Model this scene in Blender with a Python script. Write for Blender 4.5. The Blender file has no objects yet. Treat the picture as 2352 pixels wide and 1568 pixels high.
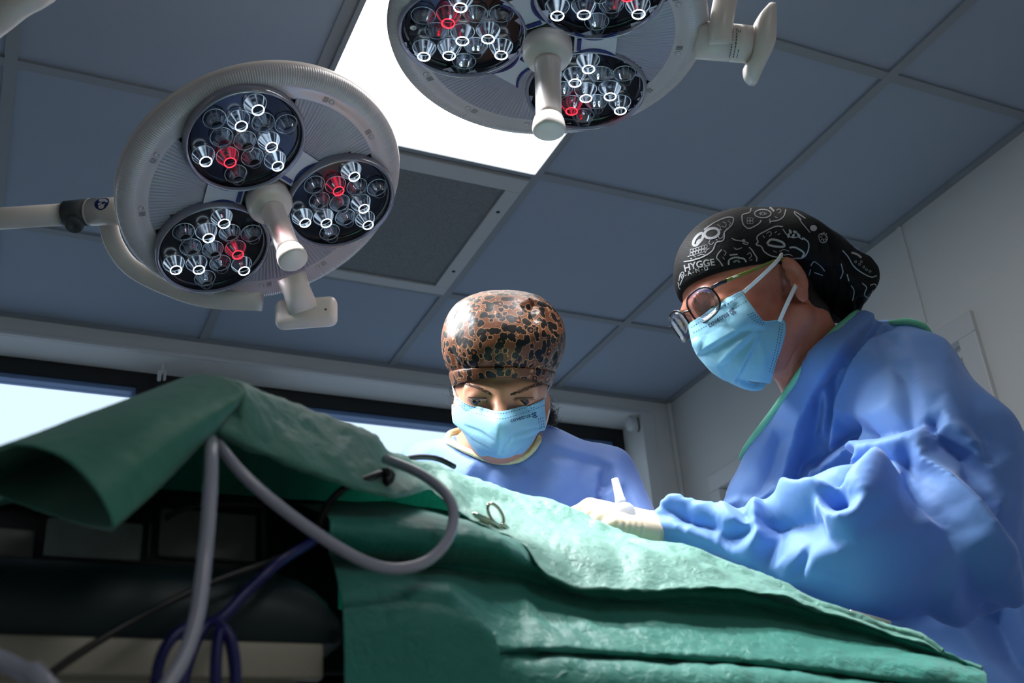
import bpy, bmesh, math, random
import numpy as np
from mathutils import Vector, Matrix
from mathutils.bvhtree import BVHTree

sc = bpy.context.scene
COL = sc.collection
random.seed(7)
RNG = np.random.default_rng(7)

# ------------------------------------------------------------------ camera
R = np.array([[0.908776, -0.41150199, -0.06922636],      # camera right in the world
              [-0.13472834, -0.44636262, 0.88465173],    # camera up
              [-0.39493601, -0.79462351, -0.46108462]])  # camera back
FPX = 2598.0
CAM = np.array([0.0, 0.0, 0.86])
CEIL = 2.505


def W(c):
    """metric camera-aligned axes (right, up, back) -> world"""
    return CAM + np.asarray(c, float) @ R


def cp(x, y, d):
    return np.array([(x - 1176) / FPX * d, -(y - 784) / FPX * d, -d])


def at(x, y, d):
    return W(cp(x, y, d))


def on(x, y, ax, v):
    """point where the line of sight meets the world plane axis=v"""
    r = np.array([(x - 1176) / FPX, -(y - 784) / FPX, -1.0]) @ R
    return CAM + r * ((v - CAM[ax]) / r[ax])


def make_camera():
    cd = bpy.data.cameras.new('camera')
    co = bpy.data.objects.new('camera', cd)
    COL.objects.link(co)
    m = Matrix.Identity(4)
    for i in range(3):
        for j in range(3):
            m[j][i] = R[i][j]
        m[i][3] = CAM[i]
    co.matrix_world = m
    cd.sensor_width = 36.0
    cd.lens = FPX * 36.0 / 2352.0
    cd.clip_start = 0.02
    cd.dof.use_dof = True
    cd.dof.focus_distance = 1.75
    cd.dof.aperture_fstop = 7.5
    sc.camera = co


# ------------------------------------------------------------------ objects
def tag(o, label, cat, group=None):
    o['label'] = label
    o['category'] = cat
    if group:
        o['group'] = group
    return o


def thing(name, loc, label, cat, group=None):
    o = bpy.data.objects.new(name, None)
    COL.objects.link(o)
    o.location = Vector(loc)
    o.empty_display_size = 0.05
    tag(o, label, cat, group)
    return o


def wloc(o):
    v = np.zeros(3)
    while o is not None:
        v = v + np.array(o.location)
        o = o.parent
    return v


def mk(name, V, F, mats, mi=None, parent=None, smooth=True, label=None, origin=None):
    """one mesh object from world coordinates"""
    V = np.asarray(V, float)
    if origin is None:
        origin = V.mean(0) if parent is None else wloc(parent)
    me = bpy.data.meshes.new(name)
    me.from_pydata((V - origin).tolist(), [], F if isinstance(F, list) else F.tolist())
    if not isinstance(mats, (list, tuple)):
        mats = [mats]
    for m in mats:
        me.materials.append(m)
    if mi is not None:
        me.polygons.foreach_set('material_index', np.asarray(mi, dtype=np.int32))
    if smooth:
        me.polygons.foreach_set('use_smooth', np.ones(len(me.polygons), dtype=bool))
    me.update()
    me.validate()
    o = bpy.data.objects.new(name, me)
    COL.objects.link(o)
    if parent is not None:
        o.parent = parent
        o.location = Vector(origin - wloc(parent))
    else:
        o.location = Vector(origin)
    if label:
        o['label'] = label
    return o


def sharp(o, deg=35):
    """keep hard edges hard on a smooth-shaded mesh"""
    me = o.data
    bm = bmesh.new()
    bm.from_mesh(me)
    lim = math.radians(deg)
    for e in bm.edges:
        if len(e.link_faces) == 2:
            if e.calc_face_angle(0) > lim:
                e.smooth = False
    bm.to_mesh(me)
    bm.free()
    return o


class G:
    def __init__(s):
        s.V = []
        s.F = []
        s.M = []

    def add(s, V, F, m=0):
        b = len(s.V)
        s.V.extend([tuple(v) for v in np.asarray(V, float)])
        for f in F:
            s.F.append([int(i) + b for i in f])
            s.M.append(m)
        return s

    def lathe(s, c, n, prof, seg=48, m=0, cap0=True, cap1=True):
        """prof: list of (radius, height along n)"""
        c = np.asarray(c, float)
        n = np.asarray(n, float)
        n = n / np.linalg.norm(n)
        a = np.cross(n, [0.31, 0.2, 0.93])
        a /= np.linalg.norm(a)
        b = np.cross(n, a)
        t = np.linspace(0, 2 * np.pi, seg, endpoint=False)
        V = []
        F = []
        for r, h in prof:
            V.append(c + h * n + r * (np.cos(t)[:, None] * a + np.sin(t)[:, None] * b))
        V = np.vstack(V)
        k = len(prof)
        for i in range(k - 1):
            for j in range(seg):
                j2 = (j + 1) % seg
                F.append([i * seg + j, i * seg + j2, (i + 1) * seg + j2, (i + 1) * seg + j])
        if cap0:
            F.append(list(range(seg))[::-1])
        if cap1:
            F.append(list(range((k - 1) * seg, k * seg)))
        return s.add(V, F, m)

    def tube(s, path, r, seg=12, m=0, step=None, cap=True, closed=False, flat=1.0):
        P = spline(path, step) if step else np.asarray(path, float)
        if closed:
            P = P[:-1] if np.allclose(P[0], P[-1]) else P
        n = len(P)
        rr = np.interp(np.linspace(0, 1, n), np.linspace(0, 1, len(np.atleast_1d(r))), np.atleast_1d(r)) if np.ndim(r) else np.full(n, r)
        T = np.gradient(P, axis=0) if not closed else (np.roll(P, -1, 0) - np.roll(P, 1, 0))
        T /= np.linalg.norm(T, axis=1)[:, None] + 1e-12
        u = np.cross(T[0], [0.1, 0.3, 0.9])
        u /= np.linalg.norm(u)
        t = np.linspace(0, 2 * np.pi, seg, endpoint=False)
        V = []
        for i in range(n):
            u = u - T[i] * (u @ T[i])
            u /= np.linalg.norm(u)
            w = np.cross(T[i], u)
            V.append(P[i] + rr[i] * (np.cos(t)[:, None] * u + flat * np.sin(t)[:, None] * w))
        V = np.vstack(V)
        F = []
        for i in range(n if closed else n - 1):
            i2 = (i + 1) % n
            for j in range(seg):
                j2 = (j + 1) % seg
                F.append([i * seg + j, i * seg + j2, i2 * seg + j2, i2 * seg + j])
        if cap and not closed:
            F.append(list(range(seg))[::-1])
            F.append(list(range((n - 1) * seg, n * seg)))
        return s.add(V, F, m)

    def box(s, c, ax, dims, bevel=0.0, m=0, seg=2):
        """ax: 3x3 rows = axes"""
        V, F = rbox(dims, bevel, seg)
        return s.add(np.asarray(c, float) + V @ np.asarray(ax, float), F, m)

    def ebox(s, lo, hi, bevel=0.0, m=0, seg=2):
        lo = np.asarray(lo, float)
        hi = np.asarray(hi, float)
        return s.box((lo + hi) / 2, np.eye(3), hi - lo, bevel, m, seg)

    def build(s, name, mats, parent=None, smooth=True, label=None, hard=None, origin=None):
        o = mk(name, np.array(s.V), s.F, mats, s.M, parent, smooth, label, origin)
        if hard:
            sharp(o, hard)
        return o


def rbox(dims, bevel, seg=2):
    bm = bmesh.new()
    bmesh.ops.create_cube(bm, size=1.0)
    bmesh.ops.scale(bm, vec=Vector(dims), verts=bm.verts)
    if bevel > 0:
        bmesh.ops.bevel(bm, geom=list(bm.edges), offset=bevel, segments=seg, affect='EDGES', profile=0.5)
    bm.verts.index_update()
    V = np.array([v.co[:] for v in bm.verts])
    F = [[v.index for v in f.verts] for f in bm.faces]
    bm.free()
    return V, F


def spline(P, step=0.01):
    """Catmull-Rom through P, resampled"""
    P = np.asarray(P, float)
    Q = np.vstack([2 * P[0] - P[1], P, 2 * P[-1] - P[-2]])
    out = []
    for i in range(1, len(Q) - 2):
        p0, p1, p2, p3 = Q[i - 1], Q[i], Q[i + 1], Q[i + 2]
        n = max(2, int(np.linalg.norm(p2 - p1) / step))
        t = np.linspace(0, 1, n, endpoint=False)[:, None]
        out.append(0.5 * ((2 * p1) + (-p0 + p2) * t + (2 * p0 - 5 * p1 + 4 * p2 - p3) * t ** 2 + (-p0 + 3 * p1 - 3 * p2 + p3) * t ** 3))
    out.append(P[-1:])
    return np.vstack(out)


def cr_resample(A, n, tension=0.5):
    """resample array A (k,...) along axis 0 to n samples, Catmull-Rom"""
    A = np.asarray(A, float)
    k = len(A)
    Q = np.concatenate([2 * A[:1] - A[1:2], A, 2 * A[-1:] - A[-2:-1]], 0)
    t = np.linspace(0, k - 1, n)
    i = np.minimum(t.astype(int), k - 2)
    u = (t - i).reshape((-1,) + (1,) * (A.ndim - 1))
    p0, p1, p2, p3 = Q[i], Q[i + 1], Q[i + 2], Q[i + 3]
    m1 = tension * (p2 - p0)
    m2 = tension * (p3 - p1)
    return (2 * u ** 3 - 3 * u ** 2 + 1) * p1 + (u ** 3 - 2 * u ** 2 + u) * m1 + (-2 * u ** 3 + 3 * u ** 2) * p2 + (u ** 3 - u ** 2) * m2


def poly_resample(P, n):
    """resample polyline by arc length"""
    P = np.asarray(P, float)
    d = np.r_[0, np.cumsum(np.linalg.norm(np.diff(P, axis=0), axis=1))]
    t = np.linspace(0, d[-1], n)
    return np.stack([np.interp(t, d, P[:, k]) for k in range(P.shape[1])], 1)


def grid_faces(nr, nc, closed=False):
    F = []
    for i in range(nr - 1):
        for j in range(nc if closed else nc - 1):
            j2 = (j + 1) % nc
            F.append([i * nc + j, i * nc + j2, (i + 1) * nc + j2, (i + 1) * nc + j])
    return F


def solidify(V, F, th, N=None):
    """closed shell from an open sheet, thickness th towards -normal"""
    if N is None:
        N = vnormals(V, F)
    n = len(V)
    V2 = np.vstack([V, V - N * th])
    F2 = [list(f) for f in F] + [[i + n for i in f][::-1] for f in F]
    from collections import Counter
    c = Counter()
    for f in F:
        for a, b in zip(f, list(f[1:]) + [f[0]]):
            c[(min(a, b), max(a, b))] += 1
    for f in F:
        for a, b in zip(f, list(f[1:]) + [f[0]]):
            if c[(min(a, b), max(a, b))] == 1:
                F2.append([b, a, a + n, b + n])
    return V2, F2


def vnormals(V, F):
    V = np.asarray(V, float)
    Fq = np.array([list(f)[:4] if len(f) >= 4 else list(f) + [f[2]] for f in F])
    n = np.cross(V[Fq[:, 2]] - V[Fq[:, 0]], V[Fq[:, 3]] - V[Fq[:, 1]])
    N = np.zeros_like(V)
    for k in range(4):
        for c in range(3):
            N[:, c] += np.bincount(Fq[:, k], weights=n[:, c], minlength=len(V))
    return N / (np.linalg.norm(N, axis=1)[:, None] + 1e-12)


def lap_smooth(V, F, it=3, lam=0.5):
    F = np.array(F)
    E = np.vstack([F[:, [0, 1]], F[:, [1, 2]], F[:, [2, 3]], F[:, [3, 0]]])
    E = np.vstack([E, E[:, ::-1]])
    deg = np.bincount(E[:, 0], minlength=len(V)).astype(float)
    for _ in range(it):
        S = np.stack([np.bincount(E[:, 0], weights=V[E[:, 1], c], minlength=len(V)) for c in range(3)], 1)
        V = V + lam * (S / deg[:, None] - V)
    return V


# ------------------------------------------------------------------ signed-distance modelling
def ell(P, c, r, rot=None):
    q = P - np.asarray(c, np.float32)
    if rot is not None:
        q = q @ np.asarray(rot, np.float32).T       # rows = local axes
    r = np.asarray(r, np.float32)
    k0 = np.sqrt(((q / r) ** 2).sum(-1))
    k1 = np.sqrt(((q / r ** 2) ** 2).sum(-1)) + 1e-9
    return k0 * (k0 - 1) / k1


def cap(P, a, b, ra, rb, flat=None):
    """tapered capsule; flat=(axis, factor) squeezes it along a direction"""
    a = np.asarray(a, np.float32)
    b = np.asarray(b, np.float32)
    if flat is not None:
        ax = np.asarray(flat[0], np.float32)
        ax = ax / np.linalg.norm(ax)
        k = flat[1]
        P = P + ((P - a) @ ax)[..., None] * ax * (1 / k - 1)
        b = b + ((b - a) @ ax) * ax * (1 / k - 1)
    ab = b - a
    t = np.clip(((P - a) @ ab) / (ab @ ab), 0, 1)
    d = np.sqrt(((P - a - t[..., None] * ab) ** 2).sum(-1))
    return d - (ra + (rb - ra) * t)


def smin(a, b, k):
    h = np.clip(0.5 + 0.5 * (b - a) / k, 0, 1)
    return b + (a - b) * h - k * h * (1 - h)


def smax(a, b, k):
    return -smin(-a, -b, k)


def nets(fn, lo, hi, h):
    lo = np.asarray(lo, np.float32)
    n = np.ceil((np.asarray(hi) - lo) / h).astype(int) + 1
    ax = [lo[i] + h * np.arange(n[i], dtype=np.float32) for i in range(3)]
    S = np.empty(n, np.float32)
    for i0 in range(0, n[0], 16):
        g = np.stack(np.meshgrid(ax[0][i0:i0 + 16], ax[1], ax[2], indexing='ij'), -1)
        S[i0:i0 + 16] = fn(g)
    s = S < 0
    nx, ny, nz = n - 1
    cnt = np.zeros((nx, ny, nz), np.int8)
    acc = np.zeros((nx, ny, nz, 3), np.float32)
    off = [(i, j, k) for i in (0, 1) for j in (0, 1) for k in (0, 1)]
    sl = lambda o: (slice(o[0], o[0] + nx), slice(o[1], o[1] + ny), slice(o[2], o[2] + nz))
    for a in off:
        for d in range(3):
            if a[d] == 0:
                b = list(a)
                b[d] = 1
                sa, sb = S[sl(a)], S[sl(b)]
                m = (sa < 0) != (sb < 0)
                t = sa[m] / (sa[m] - sb[m])
                p = np.tile(np.array(a, np.float32), (t.size, 1))
                p[:, d] += t
                acc[m] += p
                cnt[m] += 1
    act = cnt > 0
    idx = np.full((nx, ny, nz), -1, np.int64)
    idx[act] = np.arange(act.sum())
    I = np.argwhere(act).astype(np.float32)
    V = lo + h * (I + acc[act] / cnt[act][:, None])
    F = []
    for d in range(3):
        e = [0, 0, 0]
        e[d] = 1
        A = s[:-1, :-1, :-1]
        B = s[e[0]:e[0] + nx, e[1]:e[1] + ny, e[2]:e[2] + nz]
        m = A != B
        u, v = [q for q in range(3) if q != d]
        m2 = m.copy()
        for q in (u, v):
            c = [slice(None)] * 3
            c[q] = slice(0, 1)
            m2[tuple(c)] = False
        Q = np.argwhere(m2)
        eu = np.zeros(3, int)
        ev = np.zeros(3, int)
        eu[u] = 1
        ev[v] = 1
        q = np.stack([idx[tuple((Q - eu - ev).T)], idx[tuple((Q - ev).T)], idx[tuple(Q.T)], idx[tuple((Q - eu).T)]], 1)
        flip = A[tuple(Q.T)] if d != 1 else ~A[tuple(Q.T)]
        q[~flip] = q[~flip][:, ::-1]
        F.append(q)
    return V.astype(float), np.vstack(F)


def largest(V, F):
    """keep the biggest connected piece"""
    lab = np.arange(len(V))
    E = np.vstack([F[:, [0, 1]], F[:, [1, 2]], F[:, [2, 3]], F[:, [3, 0]]])
    while True:
        m = np.minimum(lab[E[:, 0]], lab[E[:, 1]])
        new = lab.copy()
        np.minimum.at(new, E[:, 0], m)
        np.minimum.at(new, E[:, 1], m)
        new = new[new]
        if (new == lab).all():
            break
        lab = new
    u, c = np.unique(lab, return_counts=True)
    keep = lab == u[c.argmax()]
    idx = np.cumsum(keep) - 1
    return V[keep], idx[F[keep[F[:, 0]]]]


def tree(V, F):
    return BVHTree.FromPolygons([tuple(v) for v in V], [tuple(int(i) for i in f) for f in F])


def hit(bv, x, y):
    """camera-axes point of a mesh (camera axes) seen at pixel x,y"""
    d = cp(x, y, 1.0)
    d = d / np.linalg.norm(d)
    h = bv.ray_cast(Vector((0, 0, 0)), Vector(d))
    if h[0] is None:
        h = bv.find_nearest(Vector(cp(x, y, 1.3)))
    return np.array(h[0]), np.array(h[1])


def stroke(V, N, path, h, w1, w2=None, taper=True, p=2.0, dirv=None):
    """raise (h>0) or press (h<0) the surface along a polyline; w1/w2 = falloff on its two sides"""
    if w2 is None:
        w2 = w1
    path = np.asarray(path, float)
    lo = path.min(0) - 2.6 * max(w1, w2)
    hi = path.max(0) + 2.6 * max(w1, w2)
    m = np.all((V > lo) & (V < hi), axis=1)
    if not m.any():
        return V
    X = V[m]
    NN = N[m]
    best = np.full(len(X), 1e9)
    side = np.zeros(len(X))
    sp = np.zeros(len(X))
    L = np.r_[0, np.cumsum(np.linalg.norm(np.diff(path, axis=0), axis=1))]
    for i in range(len(path) - 1):
        a, b = path[i], path[i + 1]
        ab = b - a
        t = np.clip(((X - a) @ ab) / (ab @ ab + 1e-12), 0, 1)
        q = X - a - t[:, None] * ab
        d = np.linalg.norm(q, axis=1)
        k = d < best
        best[k] = d[k]
        side[k] = (np.cross(np.broadcast_to(ab, q.shape), q) * NN).sum(1)[k]
        sp[k] = ((L[i] + t * (L[i + 1] - L[i])) / L[-1])[k]
    w = np.where(side > 0, w1, w2)
    f = np.exp(-(best / w) ** p)
    if taper:
        f = f * np.clip(np.sin(np.pi * np.clip(sp, 0.02, 0.98)) * 1.6, 0, 1)
    D = NN if dirv is None else np.asarray(dirv, float)
    V = V.copy()
    V[m] += (h * f)[:, None] * D
    return V


def subdivide(V, F):
    """split every quad in four"""
    F = np.asarray(F)
    n = len(V)
    E = np.sort(np.vstack([F[:, [0, 1]], F[:, [1, 2]], F[:, [2, 3]], F[:, [3, 0]]]), axis=1)
    U, inv = np.unique(E, axis=0, return_inverse=True)
    inv = inv.reshape(-1)
    k = len(F)
    e = [inv[i * k:(i + 1) * k] + n for i in range(4)]
    mid = (V[U[:, 0]] + V[U[:, 1]]) / 2
    cen = V[F].mean(1)
    c = np.arange(k) + n + len(U)
    F2 = np.vstack([np.stack([F[:, 0], e[0], c, e[3]], 1), np.stack([e[0], F[:, 1], e[1], c], 1), np.stack([c, e[1], F[:, 2], e[2]], 1), np.stack([e[3], c, e[2], F[:, 3]], 1)])
    return np.vstack([V, mid, cen]), F2


def facet_folds(V, F, lines, points, border):
    """fold a cloth surface: heights (mm) given along crease lines, linear between them, applied along the cloth's normals"""
    from mathutils.geometry import delaunay_2d_cdt
    vs, hs, es = [], [], []
    for ln in lines:
        for i, (x, y, h) in enumerate(ln):
            if i:
                es.append((len(vs) - 1, len(vs)))
            vs.append(Vector((x, y)))
            hs.append(h)
    for x, y, h in points + [(a, b, 0) for a, b in border]:
        vs.append(Vector((x, y)))
        hs.append(h)
    r = delaunay_2d_cdt(vs, es, [], 0, 1e-3)
    P = np.array([v[:] for v in r[0]])
    src = np.array([v[:] for v in vs])
    H = np.array([np.mean([hs[j] for j in o]) if len(o) else hs[int(np.argmin(((src - P[i]) ** 2).sum(1)))] for i, o in enumerate(r[3])])
    T = np.array([list(f) for f in r[2] if len(f) == 3])
    N = vnormals(V, F)
    N = lap_smooth(N, F, 6, .6)
    N /= np.linalg.norm(N, axis=1)[:, None] + 1e-9
    view = -V / np.linalg.norm(V, axis=1)[:, None]
    fac = (N * view).sum(1)
    px = 1176 + FPX * V[:, 0] / -V[:, 2]
    py = 784 - FPX * V[:, 1] / -V[:, 2]
    cand = np.where(fac > 0.0)[0]
    bv = tree(V, F)
    vis = []
    for i in cand:
        d = V[i] / np.linalg.norm(V[i])
        h = bv.ray_cast(Vector((0, 0, 0)), Vector(d))
        if h[0] is not None and np.linalg.norm(V[i]) - h[3] < .012:
            vis.append(i)
    vis = np.array(vis)
    D = np.zeros(len(V))
    q = np.stack([px[vis], py[vis]], 1)
    val = np.zeros(len(vis))
    for a, b, c in T:
        A, B, Cc = P[a], P[b], P[c]
        lo = np.minimum(np.minimum(A, B), Cc)
        hi = np.maximum(np.maximum(A, B), Cc)
        m = np.where((q[:, 0] >= lo[0]) & (q[:, 0] <= hi[0]) & (q[:, 1] >= lo[1]) & (q[:, 1] <= hi[1]))[0]
        if not len(m):
            continue
        M2 = np.array([B - A, Cc - A]).T
        det = np.linalg.det(M2)
        if abs(det) < 1e-9:
            continue
        uv = (q[m] - A) @ np.linalg.inv(M2).T
        ins = (uv[:, 0] >= -1e-6) & (uv[:, 1] >= -1e-6) & (uv.sum(1) <= 1 + 1e-6)
        k = m[ins]
        val[k] = H[a] + uv[ins, 0] * (H[b] - H[a]) + uv[ins, 1] * (H[c] - H[a])
    D[vis] = val * .001 * np.clip(fac[vis] / .25, 0, 1)
    D = lap_smooth(np.stack([D, D, D], 1), F, 3, .6)[:, 0]
    return V + N * D[:, None]


# ------------------------------------------------------------------ materials
MATS = {}


def node_mat(name):
    m = bpy.data.materials.new(name)
    m.use_nodes = True
    nt = m.node_tree
    return m, nt, nt.nodes['Principled BSDF']


def mat(name, col, rough=0.5, metal=0.0, spec=0.5, emit=None, estr=0.0, noise=None, bump=None, trans=0.0, coat=0.0, sheen=0.0, sss=0.0, ior=None, alpha=1.0, transl=0.0):
    """noise=(scale, amount) colour variation; bump=(scale, strength)"""
    m, nt, b = node_mat(name)
    c = (*col, 1.0)
    b.inputs['Base Color'].default_value = c
    b.inputs['Roughness'].default_value = rough
    b.inputs['Metallic'].default_value = metal
    b.inputs['Specular IOR Level'].default_value = spec
    b.inputs['Transmission Weight'].default_value = trans
    b.inputs['Coat Weight'].default_value = coat
    b.inputs['Sheen Weight'].default_value = sheen
    b.inputs['Subsurface Weight'].default_value = sss
    b.inputs['Alpha'].default_value = alpha
    if sss:
        b.inputs['Subsurface Radius'].default_value = (0.012, 0.004, 0.002)
        b.inputs['Subsurface Scale'].default_value = 1.0
    if ior:
        b.inputs['IOR'].default_value = ior
    if emit:
        b.inputs['Emission Color'].default_value = (*emit, 1)
        b.inputs['Emission Strength'].default_value = estr
    N, L = nt.nodes, nt.links
    if noise or bump:
        tc = N.new('ShaderNodeTexCoord')
    if noise:
        n = N.new('ShaderNodeTexNoise')
        n.inputs['Scale'].default_value = noise[0]
        n.inputs['Detail'].default_value = 5
        L.new(tc.outputs['Object'], n.inputs['Vector'])
        r = N.new('ShaderNodeMix')
        r.data_type = 'RGBA'
        r.inputs['A'].default_value = (*[v * (1 - noise[1]) for v in col], 1)
        r.inputs['B'].default_value = (*[min(1, v * (1 + noise[1])) for v in col], 1)
        L.new(n.outputs['Fac'], r.inputs['Factor'])
        L.new(r.outputs['Result'], b.inputs['Base Color'])
    if bump:
        n = N.new('ShaderNodeTexNoise')
        n.inputs['Scale'].default_value = bump[0]
        n.inputs['Detail'].default_value = 4
        L.new(tc.outputs['Object'], n.inputs['Vector'])
        bp = N.new('ShaderNodeBump')
        bp.inputs['Strength'].default_value = bump[1]
        bp.inputs['Distance'].default_value = 0.004
        L.new(n.outputs['Fac'], bp.inputs['Height'])
        L.new(bp.outputs['Normal'], b.inputs['Normal'])
    if transl:
        tr = N.new('ShaderNodeBsdfTranslucent')
        tr.inputs['Color'].default_value = c
        mx = N.new('ShaderNodeMixShader')
        mx.inputs['Fac'].default_value = transl
        L.new(b.outputs[0], mx.inputs[1])
        L.new(tr.outputs[0], mx.inputs[2])
        L.new(mx.outputs[0], N['Material Output'].inputs['Surface'])
    return m


def clear_mat(name, tint, refl=0.12, rough=0.03, haze=0.0, graze=0.7, hazecol=(0.6, 0.6, 0.65)):
    """thin clear plastic or glass: see-through, fresnel reflection, optional haze"""
    m, nt, b = node_mat(name)
    N, L = nt.nodes, nt.links
    tr = N.new('ShaderNodeBsdfTransparent')
    tr.inputs['Color'].default_value = (*tint, 1)
    gl = N.new('ShaderNodeBsdfGlossy')
    gl.inputs['Roughness'].default_value = rough
    lw = N.new('ShaderNodeLayerWeight')
    lw.inputs['Blend'].default_value = 0.35
    ma = N.new('ShaderNodeMath')
    ma.operation = 'MULTIPLY_ADD'
    ma.inputs[1].default_value = graze
    ma.inputs[2].default_value = refl
    L.new(lw.outputs['Fresnel'], ma.inputs[0])
    mx = N.new('ShaderNodeMixShader')
    L.new(ma.outputs[0], mx.inputs['Fac'])
    L.new(tr.outputs[0], mx.inputs[1])
    L.new(gl.outputs[0], mx.inputs[2])
    out = mx
    if haze:
        df = N.new('ShaderNodeBsdfDiffuse')
        df.inputs['Color'].default_value = (*hazecol, 1)
        m2 = N.new('ShaderNodeMixShader')
        m2.inputs['Fac'].default_value = haze
        L.new(mx.outputs[0], m2.inputs[1])
        L.new(df.outputs[0], m2.inputs[2])
        out = m2
    L.new(out.outputs[0], N['Material Output'].inputs['Surface'])
    return m


def text_mesh(body, size=1.0, spacing=1.0, bold=0.0):
    """flat letter outlines filled, as (V2d, faces)"""
    cu = bpy.data.curves.new('lettering_source', 'FONT')
    cu.body = body
    cu.size = size
    cu.space_character = spacing
    cu.offset = bold
    cu.resolution_u = 3
    o = bpy.data.objects.new('lettering_source', cu)
    COL.objects.link(o)
    dg = bpy.context.evaluated_depsgraph_get()
    me = bpy.data.meshes.new_from_object(o.evaluated_get(dg))
    bm = bmesh.new()
    bm.from_mesh(me)
    bmesh.ops.remove_doubles(bm, verts=bm.verts, dist=1e-5)
    bm.verts.index_update()
    V = np.array([v.co[:2] for v in bm.verts])
    F = [[v.index for v in f.verts] for f in bm.faces]
    bm.free()
    bpy.data.objects.remove(o)
    bpy.data.meshes.remove(me)
    bpy.data.curves.remove(cu)
    return V, F
SPOT_W, SKY, EXPO, FILL_PANEL = 24.0, 1.25, 0.0, 3.4
# ================================================================== materials of the place
M = {}
M['wall'] = mat('painted_wall_panel', (0.78, 0.79, 0.76), 0.45, spec=0.4, bump=(180, 0.04))
M['ceil'] = mat('ceiling_tile', (0.37, 0.44, 0.54), 0.75, spec=0.3, noise=(3, 0.03), bump=(400, 0.08))
M['bar'] = mat('ceiling_bar_enamel', (0.30, 0.33, 0.36), 0.6)
M['white'] = mat('white_enamel', (0.72, 0.73, 0.73), 0.35)
M['black'] = mat('black_window_frame', (0.004, 0.004, 0.005), 0.35)
M['floor'] = mat('grey_vinyl_floor', (0.42, 0.44, 0.45), 0.4, noise=(8, 0.1))
M['bead'] = mat('blue_grey_glazing_bead', (0.16, 0.28, 0.52), 0.3)
M['glass'] = clear_mat('window_glass', (0.97, 0.99, 1.0), refl=0.01, graze=.25)
M['panel'] = mat('lit_diffuser', (0.9, 0.9, 0.9), 0.5, emit=(1.0, 0.985, 0.96), estr=4.2)
M['grille'] = mat('grey_grille', (0.13, 0.14, 0.15), 0.6)
M['steel'] = mat('brushed_steel', (0.55, 0.55, 0.56), 0.3, metal=1.0)


def struct(o):
    o['kind'] = 'structure'
    return o


XR, YB, XL, YF = 2.158, 3.11, -2.3, -2.2
# ---- floor, ceiling
g = G(); g.ebox((XL - .1, YF - .1, -0.1), (XR + .1, YB + .3, 0.0)); struct(g.build('floor', M['floor'], smooth=False))
gx = [-1.895, -1.295, -0.695, -0.095, 0.502, 1.102, 1.700]
gy = [-1.59, -0.99, -0.39, 0.21, 0.81, 1.41, 2.008, 2.625]
g = G(); g.ebox((XL - .1, YF - .1, CEIL + 0.004), (XR + .1, YB + .4, CEIL + 0.10), m=0)
struct(g.build('ceiling', M['ceil'], smooth=False))
g = G()
for x in gx:
    g.ebox((x - .0125, YF, CEIL - 0.003), (x + .0125, YB, CEIL + 0.006))
for y in gy:
    ys = sorted([XL] + [x for x in gx] + [XR])
    for x0, x1 in zip(ys[:-1], ys[1:]):
        g.ebox((x0 + .0125 * (x0 in gx), y - .0125, CEIL - 0.0025), (x1 - .0125 * (x1 in gx), y + .0125, CEIL + 0.006))
# wall angle
g.ebox((XL, YB - .02, CEIL - .004), (XR, YB, CEIL + .006))
g.ebox((XR - .022, YF, CEIL - .004), (XR, YB - .02, CEIL + .006))
struct(g.build('trim_1', M['bar'], smooth=False))

# ---- back wall with the long ribbon window in a deep reveal
WX0, WX1, WZ0, WZ1 = -1.9, 2.030, 1.25, 2.442
g = G()
g.ebox((XL - .1, YB, 0), (WX0, YB + .14, CEIL))
g.ebox((WX1, YB, 0), (XR + .1, YB + .14, CEIL))
g.ebox((WX0, YB, 0), (WX1, YB + .14, WZ0))
g.ebox((WX0, YB, WZ1), (WX1, YB + .14, CEIL))
struct(g.build('wall_back', M['wall'], smooth=False))
YW = YB + .14
g = G()   # black frame: outer members and the mullions between the lights
def frame(g, x0, x1, z0, z1, t, y0, y1, m=0):
    g.ebox((x0, y0, z1 - t[1]), (x1, y1, z1), m=m)
    g.ebox((x0, y0, z0), (x1, y1, z0 + t[0]), m=m)
    g.ebox((x0, y0, z0 + t[0]), (x0 + t[2], y1, z1 - t[1]), m=m)
    g.ebox((x1 - t[3], y0, z0 + t[0]), (x1, y1, z1 - t[1]), m=m)
panes = [(-1.80, -0.60), (-0.44, 0.338), (0.74, 1.988)]
zt = 2.394
g.ebox((WX0 - .03, YW - .01, zt), (WX1 + .03, YW + .06, CEIL + .02))
g.ebox((WX0 - .03, YW - .01, WZ0 - .02), (WX1 + .03, YW + .06, WZ0 + .07))
xs = [WX0 - .03] + [v for p in panes for v in p] + [WX1 + .03]
for a, b in zip(xs[0::2], xs[1::2]):
    g.ebox((a, YW - .01, WZ0 + .07), (b, YW + .06, zt))
w1 = struct(g.build('window_1', M['black'], smooth=False))
for a, b in panes:
    f = G()
    frame(f, a, b, WZ0 + .07, zt, (.014, .014, .012, .012), YW + .002, YW + .05)
    f.build('glazing_bead', M['bead'], w1, smooth=False)
    f = G(); f.ebox((a + .012, YW + .03, WZ0 + .084), (b - .012, YW + .036, zt - .014))
    f.build('pane', M['glass'], w1, smooth=False)
# white casing strip down the right side of the reveal
g = G()
g.ebox((WX1 - .006, YB - .012, WZ0), (WX1 + .045, YB - .0005, WZ1 + .012), bevel=.002)
g.ebox((WX0, YB - .012, WZ1), (WX1 - .006, YB - .0005, WZ1 + .012), bevel=.002)
struct(g.build('trim_2', M['white'], smooth=False))

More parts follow.
